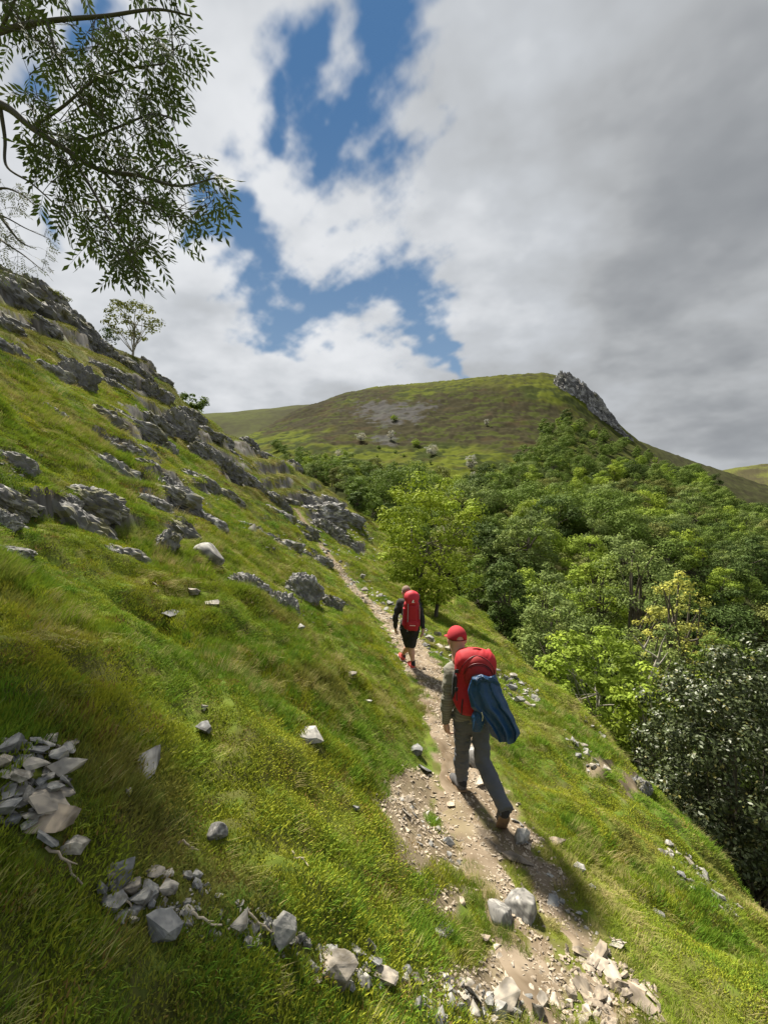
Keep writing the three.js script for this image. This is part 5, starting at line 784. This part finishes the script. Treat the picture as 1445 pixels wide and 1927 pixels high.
function person(J, o) {
  const root = thing('person', o.label, 'person'), all = Object.values(J).filter(p => p.isVector3), [lo, hi] = box3(all, 0.22), org = V(J.pelvis.x, Math.min(J.toeL.y, J.toeR.y), J.pelvis.z);
  root.position.copy(org); const add = (parent, n, g, m, l) => { g.translate(-org.x, -org.y, -org.z); return part(parent, n, g, m, l); };
  const torso = uni(0.09, cone(lerp(J.shL, J.shR, 0.12), lerp(J.shL, J.shR, 0.88), 0.064, 0.064), cone(lerp(J.shL, J.chest, 0.5), lerp(J.shR, J.chest, 0.5), 0.10, 0.10), cone(lerp(J.chest, J.hipL, 0.08), lerp(J.chest, J.hipR, 0.08), 0.115, 0.115), cone(lerp(J.waist, J.hipL, 0.3), lerp(J.waist, J.hipR, 0.3), 0.108, 0.108), cone(lerp(J.hipL, J.waist, 0.15), lerp(J.hipR, J.waist, 0.15), 0.105, 0.105));
  const armF = (s, e, w, k) => uni(0.03, cone(s, lerp(s, e, 0.55), 0.056 * k, 0.049 * k), cone(lerp(s, e, 0.4), e, 0.049 * k, 0.040 * k), cone(e, lerp(e, w, 0.3), 0.041 * k, 0.042 * k), cone(lerp(e, w, 0.3), w, 0.042 * k, 0.029 * k));
  const legF = (h, k, a, q) => uni(0.04, cone(h, k, 0.088 * q, 0.058 * q), cone(k, lerp(k, a, 0.35), 0.055 * q, 0.058 * q), cone(lerp(k, a, 0.35), a, 0.058 * q, 0.038 * q));
  const arms = [armF(J.shL, J.elL, J.wrL, 0.92), armF(J.shR, J.elR, J.wrR, 0.92)], legs = [legF(J.hipL, J.knL, J.anL, o.shorts ? 0.95 : 0.8), legF(J.hipR, J.knR, J.anR, o.shorts ? 0.95 : 0.8)], H = headField(J.head, o.look, V(0, 1, 0));
  const slim = (x, y, z) => torso(x, y, z) + 0.012, skinF = uni(0.04, slim, ...arms, ...legs, cone(lerp(J.shL, J.shR, 0.5), H.P(0, -0.10, -0.035), 0.075, 0.058));
  const hL = handField(J.wrL, J.haL.clone().sub(J.wrL), o.backL ?? V(-1, 0, 0.3), o.outL ?? V(0.2, 0, -1)), hR = handField(J.wrR, J.haR.clone().sub(J.wrR), o.backR ?? V(1, 0, 0.3), o.outR ?? V(-0.2, 0, -1));
  const head = nets((x, y, z) => H.f(x, y, z), ...box3([H.P(-0.1, -0.19, -0.12), H.P(0.1, 0.14, 0.13), H.P(0.1, -0.19, 0.13), H.P(-0.1, 0.14, -0.12)], 0.02), o.fine ?? 0.005);
  const body = mergeGeometries([nets(skinF, lo, hi, 0.014), head, nets(hL.f, ...box3(hL.pts, 0.02), o.fineHand ?? 0.004), nets(hR.f, ...box3(hR.pts, 0.02), o.fineHand ?? 0.004)]);
  add(root, 'body', body, std({ color: rgb(0.50, 0.29, 0.215), roughness: 0.6 }));
  const wr = (x, y, z) => 0.008 * vn(x * 13 + y * 6, y * 24 - x * 9, z * 13) + 0.006 * Math.abs(vn(x * 22 - y * 14, y * 46 + x * 10, z * 22)) - 0.004;
  // shirt: torso and sleeves down to the wrist, closed at the neckline and hem
  const sl = [armF(J.shL, J.elL, J.wrL, o.sleeve ?? 1.2), armF(J.shR, J.elR, J.wrR, o.sleeve ?? 1.2)], cutW = (J0, w) => { const d = w.clone().sub(J0).normalize(), p = lerp(J0, w, 0.96); return (x, y, z) => (x - p.x) * d.x + (y - p.y) * d.y + (z - p.z) * d.z; }, cw = [cutW(J.elL, J.wrL), cutW(J.elR, J.wrR)], hem = o.hem, neckC = H.P(0, -0.15, -0.04);
  const shirtF = (x, y, z) => { let s = torso(x, y, z) - 0.012; s = Math.max(s, hem - y + 0.012 * vn(x * 9, z * 9, 3)); s = smin(s, Math.max(sl[0](x, y, z), cw[0](x, y, z)), 0.035); s = smin(s, Math.max(sl[1](x, y, z), cw[1](x, y, z)), 0.035); return Math.max(s + wr(x, y, z), 0.072 - Math.hypot(x - neckC.x, (y - neckC.y - 0.05) * 0.8, z - neckC.z)); };
  const shirt = nets(shirtF, lo, hi, o.cell ?? 0.008); if (o.stripe) { const p = shirt.attributes.position, c = new Float32Array(p.count * 3); for (let i = 0; i < p.count; i++) { const t = (p.getY(i) - hem) / 0.026, a = o.stripe(V(p.getX(i), p.getY(i), p.getZ(i)), t - Math.floor(t)); c.set(a, i * 3); } shirt.setAttribute('color', new THREE.BufferAttribute(c, 3)); }
  add(root, 'shirt', shirt, o.shirtMat);
  // trousers or shorts
  const tl = [legF(J.hipL, J.knL, J.anL, o.legW ?? 1.05), legF(J.hipR, J.knR, J.anR, o.legW ?? 1.05)], flare = [cone(lerp(J.knL, J.anL, 0.2), lerp(J.knL, J.anL, 1.15), 0.054, 0.061), cone(lerp(J.knR, J.anR, 0.2), lerp(J.knR, J.anR, 1.15), 0.054, 0.061)], end = o.shorts ?? 1.10, cut = (a, b, t) => { const d = b.clone().sub(a).normalize(), p = lerp(a, b, t); return (x, y, z) => (x - p.x) * d.x + (y - p.y) * d.y + (z - p.z) * d.z; };
  const ct = o.shorts ? [cut(J.hipL, J.knL, o.shorts), cut(J.hipR, J.knR, o.shorts)] : [cut(J.knL, J.anL, end), cut(J.knR, J.anR, end)];
  const trF = (x, y, z) => { let s = Math.max(torso(x, y, z) - 0.006, y - hem - 0.05); for (const i of [0, 1]) { let l = tl[i](x, y, z); if (!o.shorts) l = smin(l, flare[i](x, y, z), 0.02); s = smin(s, Math.max(l, ct[i](x, y, z)), 0.03); } return s + wr(x, y * 1.3, z) * 1.2; };
  add(root, o.shorts ? 'shorts' : 'trousers', nets(trF, lo, hi, o.cell ?? 0.008), o.legMat);
  // shoes
  for (const [h, t, a] of [[J.heelL, J.toeL, J.anL], [J.heelR, J.toeR, J.anR]]) {
    const d = t.clone().sub(h).normalize(), up = V(0, 1, 0).addScaledVector(d, -d.y).normalize(), m = lerp(h, t, 0.5), sole = rbox(m.clone().addScaledVector(up, 0.010), 0.047, 0.015, 0.145, 0.014, new THREE.Quaternion().setFromRotationMatrix(new THREE.Matrix4().makeBasis(up.clone().cross(d), up, d)));
    const upper = uni(0.03, cone(h.clone().addScaledVector(up, 0.05).addScaledVector(d, 0.03), lerp(h, t, 0.55).addScaledVector(up, 0.05), 0.044, 0.046), cone(lerp(h, t, 0.55).addScaledVector(up, 0.045), t.clone().addScaledVector(up, 0.035).addScaledVector(d, -0.05), 0.044, 0.036), cone(h.clone().addScaledVector(up, 0.06).addScaledVector(d, 0.04), lerp(h.clone().addScaledVector(up, 0.1).addScaledVector(d, 0.05), a, 0.3), 0.044, 0.045)), cutS = (x, y, z) => -((x - h.x) * up.x + (y - h.y) * up.y + (z - h.z) * up.z) + 0.022, bb = box3([h, t, a], 0.10), wide = 0.145;
    const s = add(root, 'shoe', nets((x, y, z) => Math.max(upper(x, y, z), cutS(x, y, z)), ...bb, 0.007), o.shoeMat); add(s, 'sole', nets((x, y, z) => sole(x, y, z) + 0.003 * Math.sin(x * 160) * Math.sin(z * 160), ...bb, 0.007), o.soleMat);
    if (o.sock) add(root, 'sock', nets(cone(a.clone(), lerp(a, h, 0.45), 0.044, 0.046), ...box3([a, h], 0.09), 0.008), o.sock);
  }
  return { root, H, add, org, torso };
}
const cloth = (r, g, b, o = {}) => std({ color: rgb(r, g, b), roughness: 0.88, ...o });
const leather = cloth(0.022, 0.02, 0.02);
// ---- the nearer walker
let walker;
{
  const g1 = hit(872, 1492), g2 = hit(944, 1566), heelL = g1.clone(), toeL = heelL.clone().add(V(-0.085, 0, -0.265)); toeL.y = ground(toeL.x, toeL.z) + 0.005; heelL.y += 0.005;
  const toeR = g2.clone().add(V(0.01, 0.0, -0.05)), heelR = g2.clone().add(V(-0.012, 0.205, 0.125)), dm = 4.0;
  const J = { head: pix(859, 1204, dm), neck: pix(868, 1236, dm), shL: pix(849, 1262, dm), shR: pix(918, 1258, dm), chest: pix(883, 1290, dm - 0.02), waist: pix(884, 1326, dm), pelvis: pix(886, 1350, dm), hipL: pix(873, 1357, dm + 0.02), hipR: pix(901, 1357, dm - 0.03), knL: pix(868, 1422, 4.2), anL: heelL.clone().add(V(-0.01, 0.13, -0.055)), knR: pix(909, 1436, 3.90), anR: heelR.clone().add(V(-0.005, 0.10, 0.0)), heelL, toeL, heelR, toeR, elL: pix(841, 1316, 3.98), wrL: pix(839, 1361, 4.03), haL: pix(843, 1384, 4.06), elR: pix(928, 1312, 4.08), wrR: pix(925, 1350, 4.2), haR: pix(922, 1365, 4.27) };
  walker = person(J, { label: 'walker in red cap, striped grey top and grey trousers stepping along the path', look: V(-0.16, -0.14, -1), hem: pix(884, 1349, dm).y, shirtMat: std({ vertexColors: true, roughness: 0.95 }), stripe: (p, t) => { const on = p.x < J.shL.x + 0.16; return t < 0.5 || p.y > J.shL.y - 0.10 ? [0.20, 0.19, 0.155] : [0.135, 0.125, 0.10]; }, legMat: cloth(0.080, 0.086, 0.098), shoeMat: cloth(0.07, 0.068, 0.07), soleMat: cloth(0.20, 0.13, 0.075), sock: cloth(0.02, 0.02, 0.022), backL: V(-1, 0, 0.5), outL: V(0.3, 0, -1) });
  const { root, H, add } = walker, red = cloth(0.36, 0.012, 0.022), q = H.q;
  // cap
  const dome = ell(H.P(0, 0.028, -0.012), 0.090, 0.104, 0.110, q), capF = (x, y, z) => { const p = V(x, y, z).sub(H.P(0, 0.0, 0)); return Math.max(dome(x, y, z), -(p.dot(H.u) - 0.012 + 0.0), H2(x, y, z)); }, arch = ell(H.P(0, 0.012, -0.125), 0.036, 0.034, 0.05, q), H2 = (x, y, z) => -arch(x, y, z) - 0.0;
  const bb = box3([H.P(-0.13, -0.03, -0.14), H.P(0.13, 0.15, 0.24), H.P(-0.13, 0.15, 0.24), H.P(0.13, -0.03, -0.14)], 0.03);
  const cap = add(root, 'cap', nets(capF, ...bb, 0.005), red); const brim = ell(H.P(0, 0.018, 0.135), 0.078, 0.011, 0.085, q); add(cap, 'brim', nets(brim, ...bb, 0.005), red);
  const strap = ell(H.P(0, 0.008, -0.020), 0.087, 0.012, 0.098, q); add(cap, 'strap', nets((x, y, z) => Math.max(strap(x, y, z), V(x, y, z).sub(H.P(0, 0, -0.06)).dot(V(0, 0, -1).applyQuaternion(q))), ...bb, 0.004), cloth(0.16, 0.02, 0.025));
}
// ---- his backpack
{
  const D = 3.81, c = pix(893, 1284, D), rot = new THREE.Quaternion().setFromEuler(new THREE.Euler(0.10, -0.14, -0.05)), L = (x, y, z) => V(x, y, z).applyQuaternion(rot).add(c), o = thing('backpack', 'large plain red backpack on the nearer walker, blue jacket hung from it', 'backpack'); o.position.copy(c);
  const add = (par, n, f, pts, m, cell = 0.008) => { const g = nets(f, ...box3(pts, 0.05), cell); g.translate(-c.x, -c.y, -c.z); return part(par, n, g, m); }, all = [L(-0.26, -0.36, -0.2), L(0.26, 0.36, 0.2), L(-0.26, 0.36, 0.2), L(0.26, -0.36, -0.2)], inv = rot.clone().invert(), loc = (x, y, z) => V(x - c.x, y - c.y, z - c.z).applyQuaternion(inv);
  const red = cloth(0.40, 0.008, 0.016, { roughness: 0.75 }), red2 = cloth(0.30, 0.012, 0.014, { roughness: 0.8 }), deep = cloth(0.13, 0.010, 0.014, { roughness: 0.45 }), black = cloth(0.02, 0.02, 0.022);
  const main = uni(0.10, rbox(L(-0.005, 0.02, -0.045), 0.165, 0.25, 0.085, 0.075, rot), ell(L(0.0, 0.15, -0.02), 0.155, 0.125, 0.11, rot), rbox(L(-0.005, -0.2, 0.0), 0.14, 0.10, 0.09, 0.08, rot));
  add(o, 'main_bag', (x, y, z) => { const p = loc(x, y, z); return main(x, y, z) + 0.004 * vn(p.x * 14, p.y * 9, p.z * 12) + 0.003 * vn(p.x * 40, p.y * 30, 3); }, all, red);
  const lid = ell(L(0.015, 0.12, 0.05), 0.132, 0.15, 0.075, rot); const lidM = add(o, 'top_pocket', (x, y, z) => { const p = loc(x, y, z); return lid(x, y, z) + 0.003 * vn(p.x * 20, p.y * 12, 4) + 0.006 * sm(0.012, 0, Math.abs(Math.hypot(p.x - 0.015, (p.y - 0.10) * 0.95) - 0.115)); }, all, red2, 0.006);
  const panel = ell(L(0.025, 0.075, 0.09), 0.09, 0.095, 0.05, rot); add(lidM, 'front_panel', (x, y, z) => { const p = loc(x, y, z); return panel(x, y, z) + 0.0035 * vn(p.x * 30, p.y * 22, 2); }, all, deep, 0.006);
  const ring = new THREE.TorusGeometry(0.021, 0.0032, 8, 28); ring.applyQuaternion(rot); ring.translate(...L(0.025, 0.062, 0.1425).sub(c).toArray()); part(lidM, 'emblem', ring, cloth(0.36, 0.05, 0.06, { roughness: 0.4 }));
  const tubeP = (pts, r, sides = 8, flat = 1) => { const T = tube(new THREE.CatmullRomCurve3(pts).getPoints(24), r, r, sides); const g = geoFrom(T.pos, T.idx); g.translate(-c.x, -c.y, -c.z); return g; };
  part(o, 'carry_handle', tubeP([L(-0.05, 0.275, -0.02), L(-0.03, 0.298, -0.02), L(0.03, 0.298, -0.02), L(0.05, 0.275, -0.02)], 0.008), red2);
  for (const s of [-1, 1]) { const x = s * 0.115, strap = uni(0.02, cone(L(x, 0.20, -0.11), L(x * 1.12, 0.245 - (s + 1) * 0.03, -0.20), 0.02, 0.021), cone(L(x * 1.12, 0.245 - (s + 1) * 0.03, -0.20), L(x * 1.2, 0.225 - (s + 1) * 0.03, -0.31), 0.021, 0.02), cone(L(x * 1.2, 0.225 - (s + 1) * 0.03, -0.31), L(x * 1.25, 0.05, -0.36), 0.022, 0.02)); add(o, 'shoulder_strap', strap, [L(-0.2, 0, -0.45), L(0.2, 0.35, -0.05), L(-0.2, 0.35, -0.45)], red); }
  const zip = (par, cx, cy, rx, ry, zz, a0, a1, col) => { const pts = []; for (let i = 0; i <= 20; i++) { const a = mix(a0, a1, i / 20), X = cx + Math.cos(a) * rx, Y = cy + Math.sin(a) * ry; let z0 = 0.4; const dv = V(0, 0, 1).applyQuaternion(rot); for (let t = 0; t < 80; t++) { const w = L(X, Y, z0), f = Math.min(main(w.x, w.y, w.z), lid(w.x, w.y, w.z)); if (f < 0.0005) break; z0 -= Math.max(f * 0.8, 0.0005); if (z0 < -0.2) break; } if (z0 > -0.15) pts.push(L(X, Y, z0 + 0.001)); } if (pts.length > 3) part(par, 'zip', tubeP(pts, 0.0042, 6), col); };
  zip(o, 0.01, 0.06, 0.155, 0.21, 0, 0.1, 3.0, deep); zip(lidM, 0.02, 0.09, 0.125, 0.135, 0, 0.15, 3.0, deep); zip(lidM, 0.02, 0.16, 0.085, 0.05, 0, 0.3, 2.8, deep);
  for (const [x, y0, y1, zz] of [[0.155, 0.15, -0.12, 0.03], [-0.10, -0.12, -0.27, 0.09]]) part(o, 'webbing_strap', tubeP([L(x, y0, zz), L(x * 1.04, (y0 + y1) / 2, zz + 0.012), L(x, y1, zz - 0.01)], 0.006, 6), black);
  for (const [x, y, zz] of [[-0.165, 0.11, 0.055], [0.157, 0.02, 0.045], [-0.16, -0.04, 0.085]]) add(o, 'buckle', rbox(L(x, y, zz), 0.014, 0.018, 0.007, 0.005, rot), [L(x, y, zz)], black, 0.004);
  add(o, 'side_pocket', rbox(L(-0.165, -0.06, -0.04), 0.03, 0.11, 0.06, 0.028, rot), all, black);
  for (const [a, b] of [[[-0.18, 0.12, 0.06], [-0.19, -0.03, 0.03]], [[-0.17, 0.05, 0.08], [-0.15, -0.14, 0.09]]]) part(o, 'compression_strap', tubeP([L(...a), L(...b.map((v, i) => (v + a[i]) / 2 + (i === 2 ? 0.01 : 0))), L(...b)], 0.005), black);
}
// ---- the jacket hung on the backpack: draped cloth with a front and a back sheet
{
  const D = 3.60, o = thing('jacket', 'bunched blue jacket hanging from the red backpack', 'jacket'), c = pix(915, 1290, D); o.position.copy(c);
  const at = (T, v) => { for (let i = 0; i + 1 < T.length; i++) if (v <= T[i + 1][0]) { const t = clamp((v - T[i][0]) / (T[i + 1][0] - T[i][0])); return mix(T[i][1], T[i + 1][1], t * t * (3 - 2 * t) * 0.5 + t * 0.5); } return T[T.length - 1][1]; };
  const drape = (Lf, Rt, v0, foot, nf, amp, dd, seed) => {
    const NS = 90, NT = 80, pos = [], idx = [];
    for (const back of [0, 1]) for (let j = 0; j <= NT; j++) for (let i = 0; i <= NS; i++) {
      const s = i / NS, t = j / NT, vb = foot(s), v = mix(v0 + 2 * Math.sin(s * 9 + seed), vb, t), ss = s + 0.05 * t * Math.sin(seed + 5 * t + 3 * s), u = mix(at(Lf, v), at(Rt, v), s), ph = (ss * nf + 0.25 * Math.sin(3 * t + seed) + 0.12 * vn(s * 6, t * 3, seed)) * Math.PI * 2, w = Math.sin(ph);
      const fold = (w > 0 ? w ** 0.8 : -((-w) ** 0.55)) * amp * (0.35 + 0.9 * t) * (0.6 + 0.5 * vn(s * 4 + 9, t * 2, seed)), bulge = Math.sin(Math.PI * clamp(s)) ** 0.6, puff = 0.055 * Math.sin(Math.PI * Math.min(1, t * 0.75 + 0.12));
      const wr = 0.006 * fbm(s * 9 + t * 4, t * 9 - s * 3, seed, 3) + 0.004 * Math.abs(vn(s * 22 + t * 9, t * 20, seed + 3));
      const depth = D + dd + (back ? 0.05 : 0) - (back ? -1 : 1) * bulge * puff - fold * (back ? 0.6 : 1) - wr * (back ? 0 : 1) + 0.04 * (1 - bulge), edge = Math.min(i, NS - i, j === 0 ? 0 : 9, NT - j);
      const p = pix(u + 2.2 * Math.cos(ph) * t, v, back && (i === 0 || i === NS || j === 0 || j === NT) ? D + dd - fold - wr + 0.04 * (1 - bulge) - bulge * puff : depth); pos.push(p.x - c.x, p.y - c.y, p.z - c.z);
    }
    const M = (NS + 1) * (NT + 1); for (const b of [0, 1]) for (let j = 0; j < NT; j++) for (let i = 0; i < NS; i++) { const a = b * M + j * (NS + 1) + i; if (b) idx.push(a, a + 1, a + NS + 1, a + 1, a + NS + 2, a + NS + 1); else idx.push(a, a + NS + 1, a + 1, a + 1, a + NS + 1, a + NS + 2); }
    return geoFrom(pos, idx);
  };
  const blue = cloth(0.006, 0.046, 0.125, { roughness: 0.52, side: THREE.DoubleSide });
  part(o, 'shell', drape([[1274, 887], [1300, 880], [1330, 885], [1348, 902], [1370, 916], [1396, 930]], [[1274, 934], [1300, 944], [1330, 957], [1355, 970], [1378, 980], [1398, 976]], 1277, s => 1384 + 16 * Math.sin(Math.PI * s * 0.95 + 0.1) + 3 * Math.sin(s * 11), 2.6, 0.034, 0, 1.3), blue);
  part(o, 'sleeve', drape([[1330, 894], [1350, 885], [1378, 888]], [[1330, 912], [1355, 914], [1378, 908]], 1332, s => 1374 + 4 * Math.sin(Math.PI * s), 1.4, 0.014, 0.04, 4.1), blue);
  part(o, 'collar', drape([[1270, 889], [1290, 884]], [[1270, 932], [1290, 940]], 1271, s => 1286 + 3 * Math.sin(s * 8), 2.2, 0.014, -0.012, 7.7), blue);
  const z = tube(new THREE.CatmullRomCurve3([pix(906, 1340, D - 0.10), pix(908, 1348, D - 0.10), pix(907, 1357, D - 0.07)]).getPoints(10), 0.0035, 0.003, 6), zg = geoFrom(z.pos, z.idx); zg.translate(-c.x, -c.y, -c.z); part(o, 'drawcord', zg, cloth(0.6, 0.58, 0.4));
}
// ---- the farther walker
{
  const gr = hit(777, 1259), dm = -gr.z, heelR = gr.clone().add(V(0.0, 0.005, 0.02)), toeR = heelR.clone().add(V(-0.07, 0, -0.27)); toeR.y = ground(toeR.x, toeR.z) + 0.005;
  const heelL = V(heelR.x - 0.16, 0, heelR.z - 0.42); heelL.y = ground(heelL.x, heelL.z) + 0.01; const toeL = heelL.clone().add(V(-0.07, 0.03, -0.27)); const p = (u, v, dd = 0) => pix(u, v, dm + dd - 0.08);
  const J = { head: p(764, 1115), neck: p(767, 1127), shL: p(752, 1135), shR: p(785, 1136), chest: p(769, 1147), waist: p(771, 1166), pelvis: p(772, 1180), hipL: p(764, 1183, .02), hipR: p(778, 1183, -.02), knL: p(769, 1216, .22), anL: heelL.clone().add(V(0, 0.13, -0.05)), knR: p(773, 1219, .05), anR: heelR.clone().add(V(0, 0.13, -0.05)), heelL, toeL, heelR, toeR, elL: p(744, 1160, -.05), wrL: p(744, 1182, .05), haL: p(745, 1191, .09), elR: p(793, 1161, .0), wrR: p(796, 1184, -.06), haR: p(795, 1194, -.09) };
  const { root, H, add } = person(J, { label: 'walker with shaved head, black top and black shorts farther along the path', look: V(-0.35, -0.3, -1), hem: p(772, 1176).y, shirtMat: cloth(0.018, 0.018, 0.019), legMat: cloth(0.014, 0.014, 0.016), shorts: 0.9, legW: 1.3, shoeMat: cloth(0.50, 0.07, 0.06), soleMat: cloth(0.5, 0.36, 0.3), sock: cloth(0.015, 0.015, 0.015), cell: 0.014, fine: 0.008, fineHand: 0.006, sleeve: 1.12 });
  const hair = ell(H.P(0, 0.03, -0.016), 0.0795, 0.0955, 0.099, H.q); add(root, 'hair', nets((x, y, z) => Math.max(hair(x, y, z), -(V(x, y, z).sub(H.P(0, 0.0, -0.02)).dot(V(0, 0.8, 0.6).applyQuaternion(H.q)))), ...box3([H.P(-0.12, -0.06, -0.14), H.P(0.12, 0.15, 0.12)], 0.05), 0.007), cloth(0.20, 0.135, 0.105));
  // his backpack
  const c = p(774, 1150, -0.22), k = dm / F, rot = new THREE.Quaternion().setFromEuler(new THREE.Euler(0.04, -0.08, -0.02)), L = (x, y, z) => V(x, y, z).applyQuaternion(rot).add(c), o = thing('backpack', 'tall red backpack with grey straps on the farther walker', 'backpack'); o.position.copy(c);
  const put = (par, n, f, m, cell = 0.010) => { const g = nets(f, ...box3([L(-0.25, -0.42, -0.25), L(0.25, 0.45, 0.25), L(-0.25, 0.45, 0.25)], 0.05), cell); g.translate(-c.x, -c.y, -c.z); return part(par, n, g, m); }, red = cloth(0.38, 0.008, 0.02, { roughness: 0.75 }), hot = cloth(0.50, 0.016, 0.035, { roughness: 0.7 }), grey = cloth(0.28, 0.28, 0.29), nz = (x, y, z) => 0.005 * vn(x * 18, y * 14, z * 18);
  const main = uni(0.06, rbox(L(0, -0.08, -0.03), 0.135, 0.26, 0.09, 0.07, rot), rbox(L(0.02, -0.06, 0.05), 0.09, 0.20, 0.06, 0.05, rot)), lid = uni(0.04, ell(L(0.0, 0.25, 0.0), 0.135, 0.12, 0.115, rot), rbox(L(0.01, 0.20, 0.05), 0.10, 0.07, 0.07, 0.05, rot)), low = rbox(L(0.03, -0.235, 0.06), 0.10, 0.085, 0.085, 0.04, rot);
  put(o, 'main_bag', (x, y, z) => main(x, y, z) + nz(x, y, z), red); const lm = put(o, 'top_lid', (x, y, z) => lid(x, y, z) + nz(x, y, z), hot); put(o, 'lower_pocket', (x, y, z) => low(x, y, z) + nz(x, y, z), red);
  for (const s of [-1, 1]) { put(o, 'side_pocket', rbox(L(s * 0.13, -0.10, 0), 0.028, 0.16, 0.07, 0.026, rot), cloth(0.36, 0.015, 0.03)); put(o, 'shoulder_strap', uni(0.02, cone(L(s * 0.10, 0.2, -0.11), L(s * 0.125, 0.235, -0.2), 0.022, 0.022), cone(L(s * 0.125, 0.235, -0.2), L(s * 0.13, 0.1, -0.34), 0.022, 0.02)), cloth(0.05, 0.05, 0.05)); }
  const bar = (n, a, b, r, m, par = o) => { const T = tube([L(...a), L(...a.map((v, i) => (v + b[i]) / 2)), L(...b)], r, r, 6), g = geoFrom(T.pos, T.idx); g.translate(-c.x, -c.y, -c.z); return part(par, n, g, m); };
  bar('strap', [-0.058, 0.16, 0.105], [-0.06, -0.34, 0.105], 0.008, grey); bar('strap', [-0.15, 0.14, 0.06], [-0.155, -0.15, 0.06], 0.006, grey); bar('strap', [0.14, 0.14, 0.08], [0.15, -0.12, 0.07], 0.006, grey); bar('reflector', [-0.02, -0.215, 0.146], [0.08, -0.215, 0.146], 0.007, cloth(0.75, 0.5, 0.5)); bar('seam', [-0.03, -0.145, 0.128], [0.09, -0.145, 0.128], 0.006, hot);
  // white mark on the lid
  const mk = new THREE.ExtrudeGeometry(new THREE.Shape([[-0.026, -0.02], [-0.004, 0.03], [0.006, 0.03], [0.014, 0.008], [0.002, 0.0], [0.004, -0.008], [0.030, -0.02]].map(q => new THREE.Vector2(...q))), { depth: 0.004, bevelEnabled: false }); mk.applyQuaternion(rot); mk.translate(...L(0.03, 0.205, 0.130).sub(c).toArray()); part(lm, 'emblem', mk, cloth(0.8, 0.8, 0.8));
}
console.log('people');
renderer.render(scene, camera);
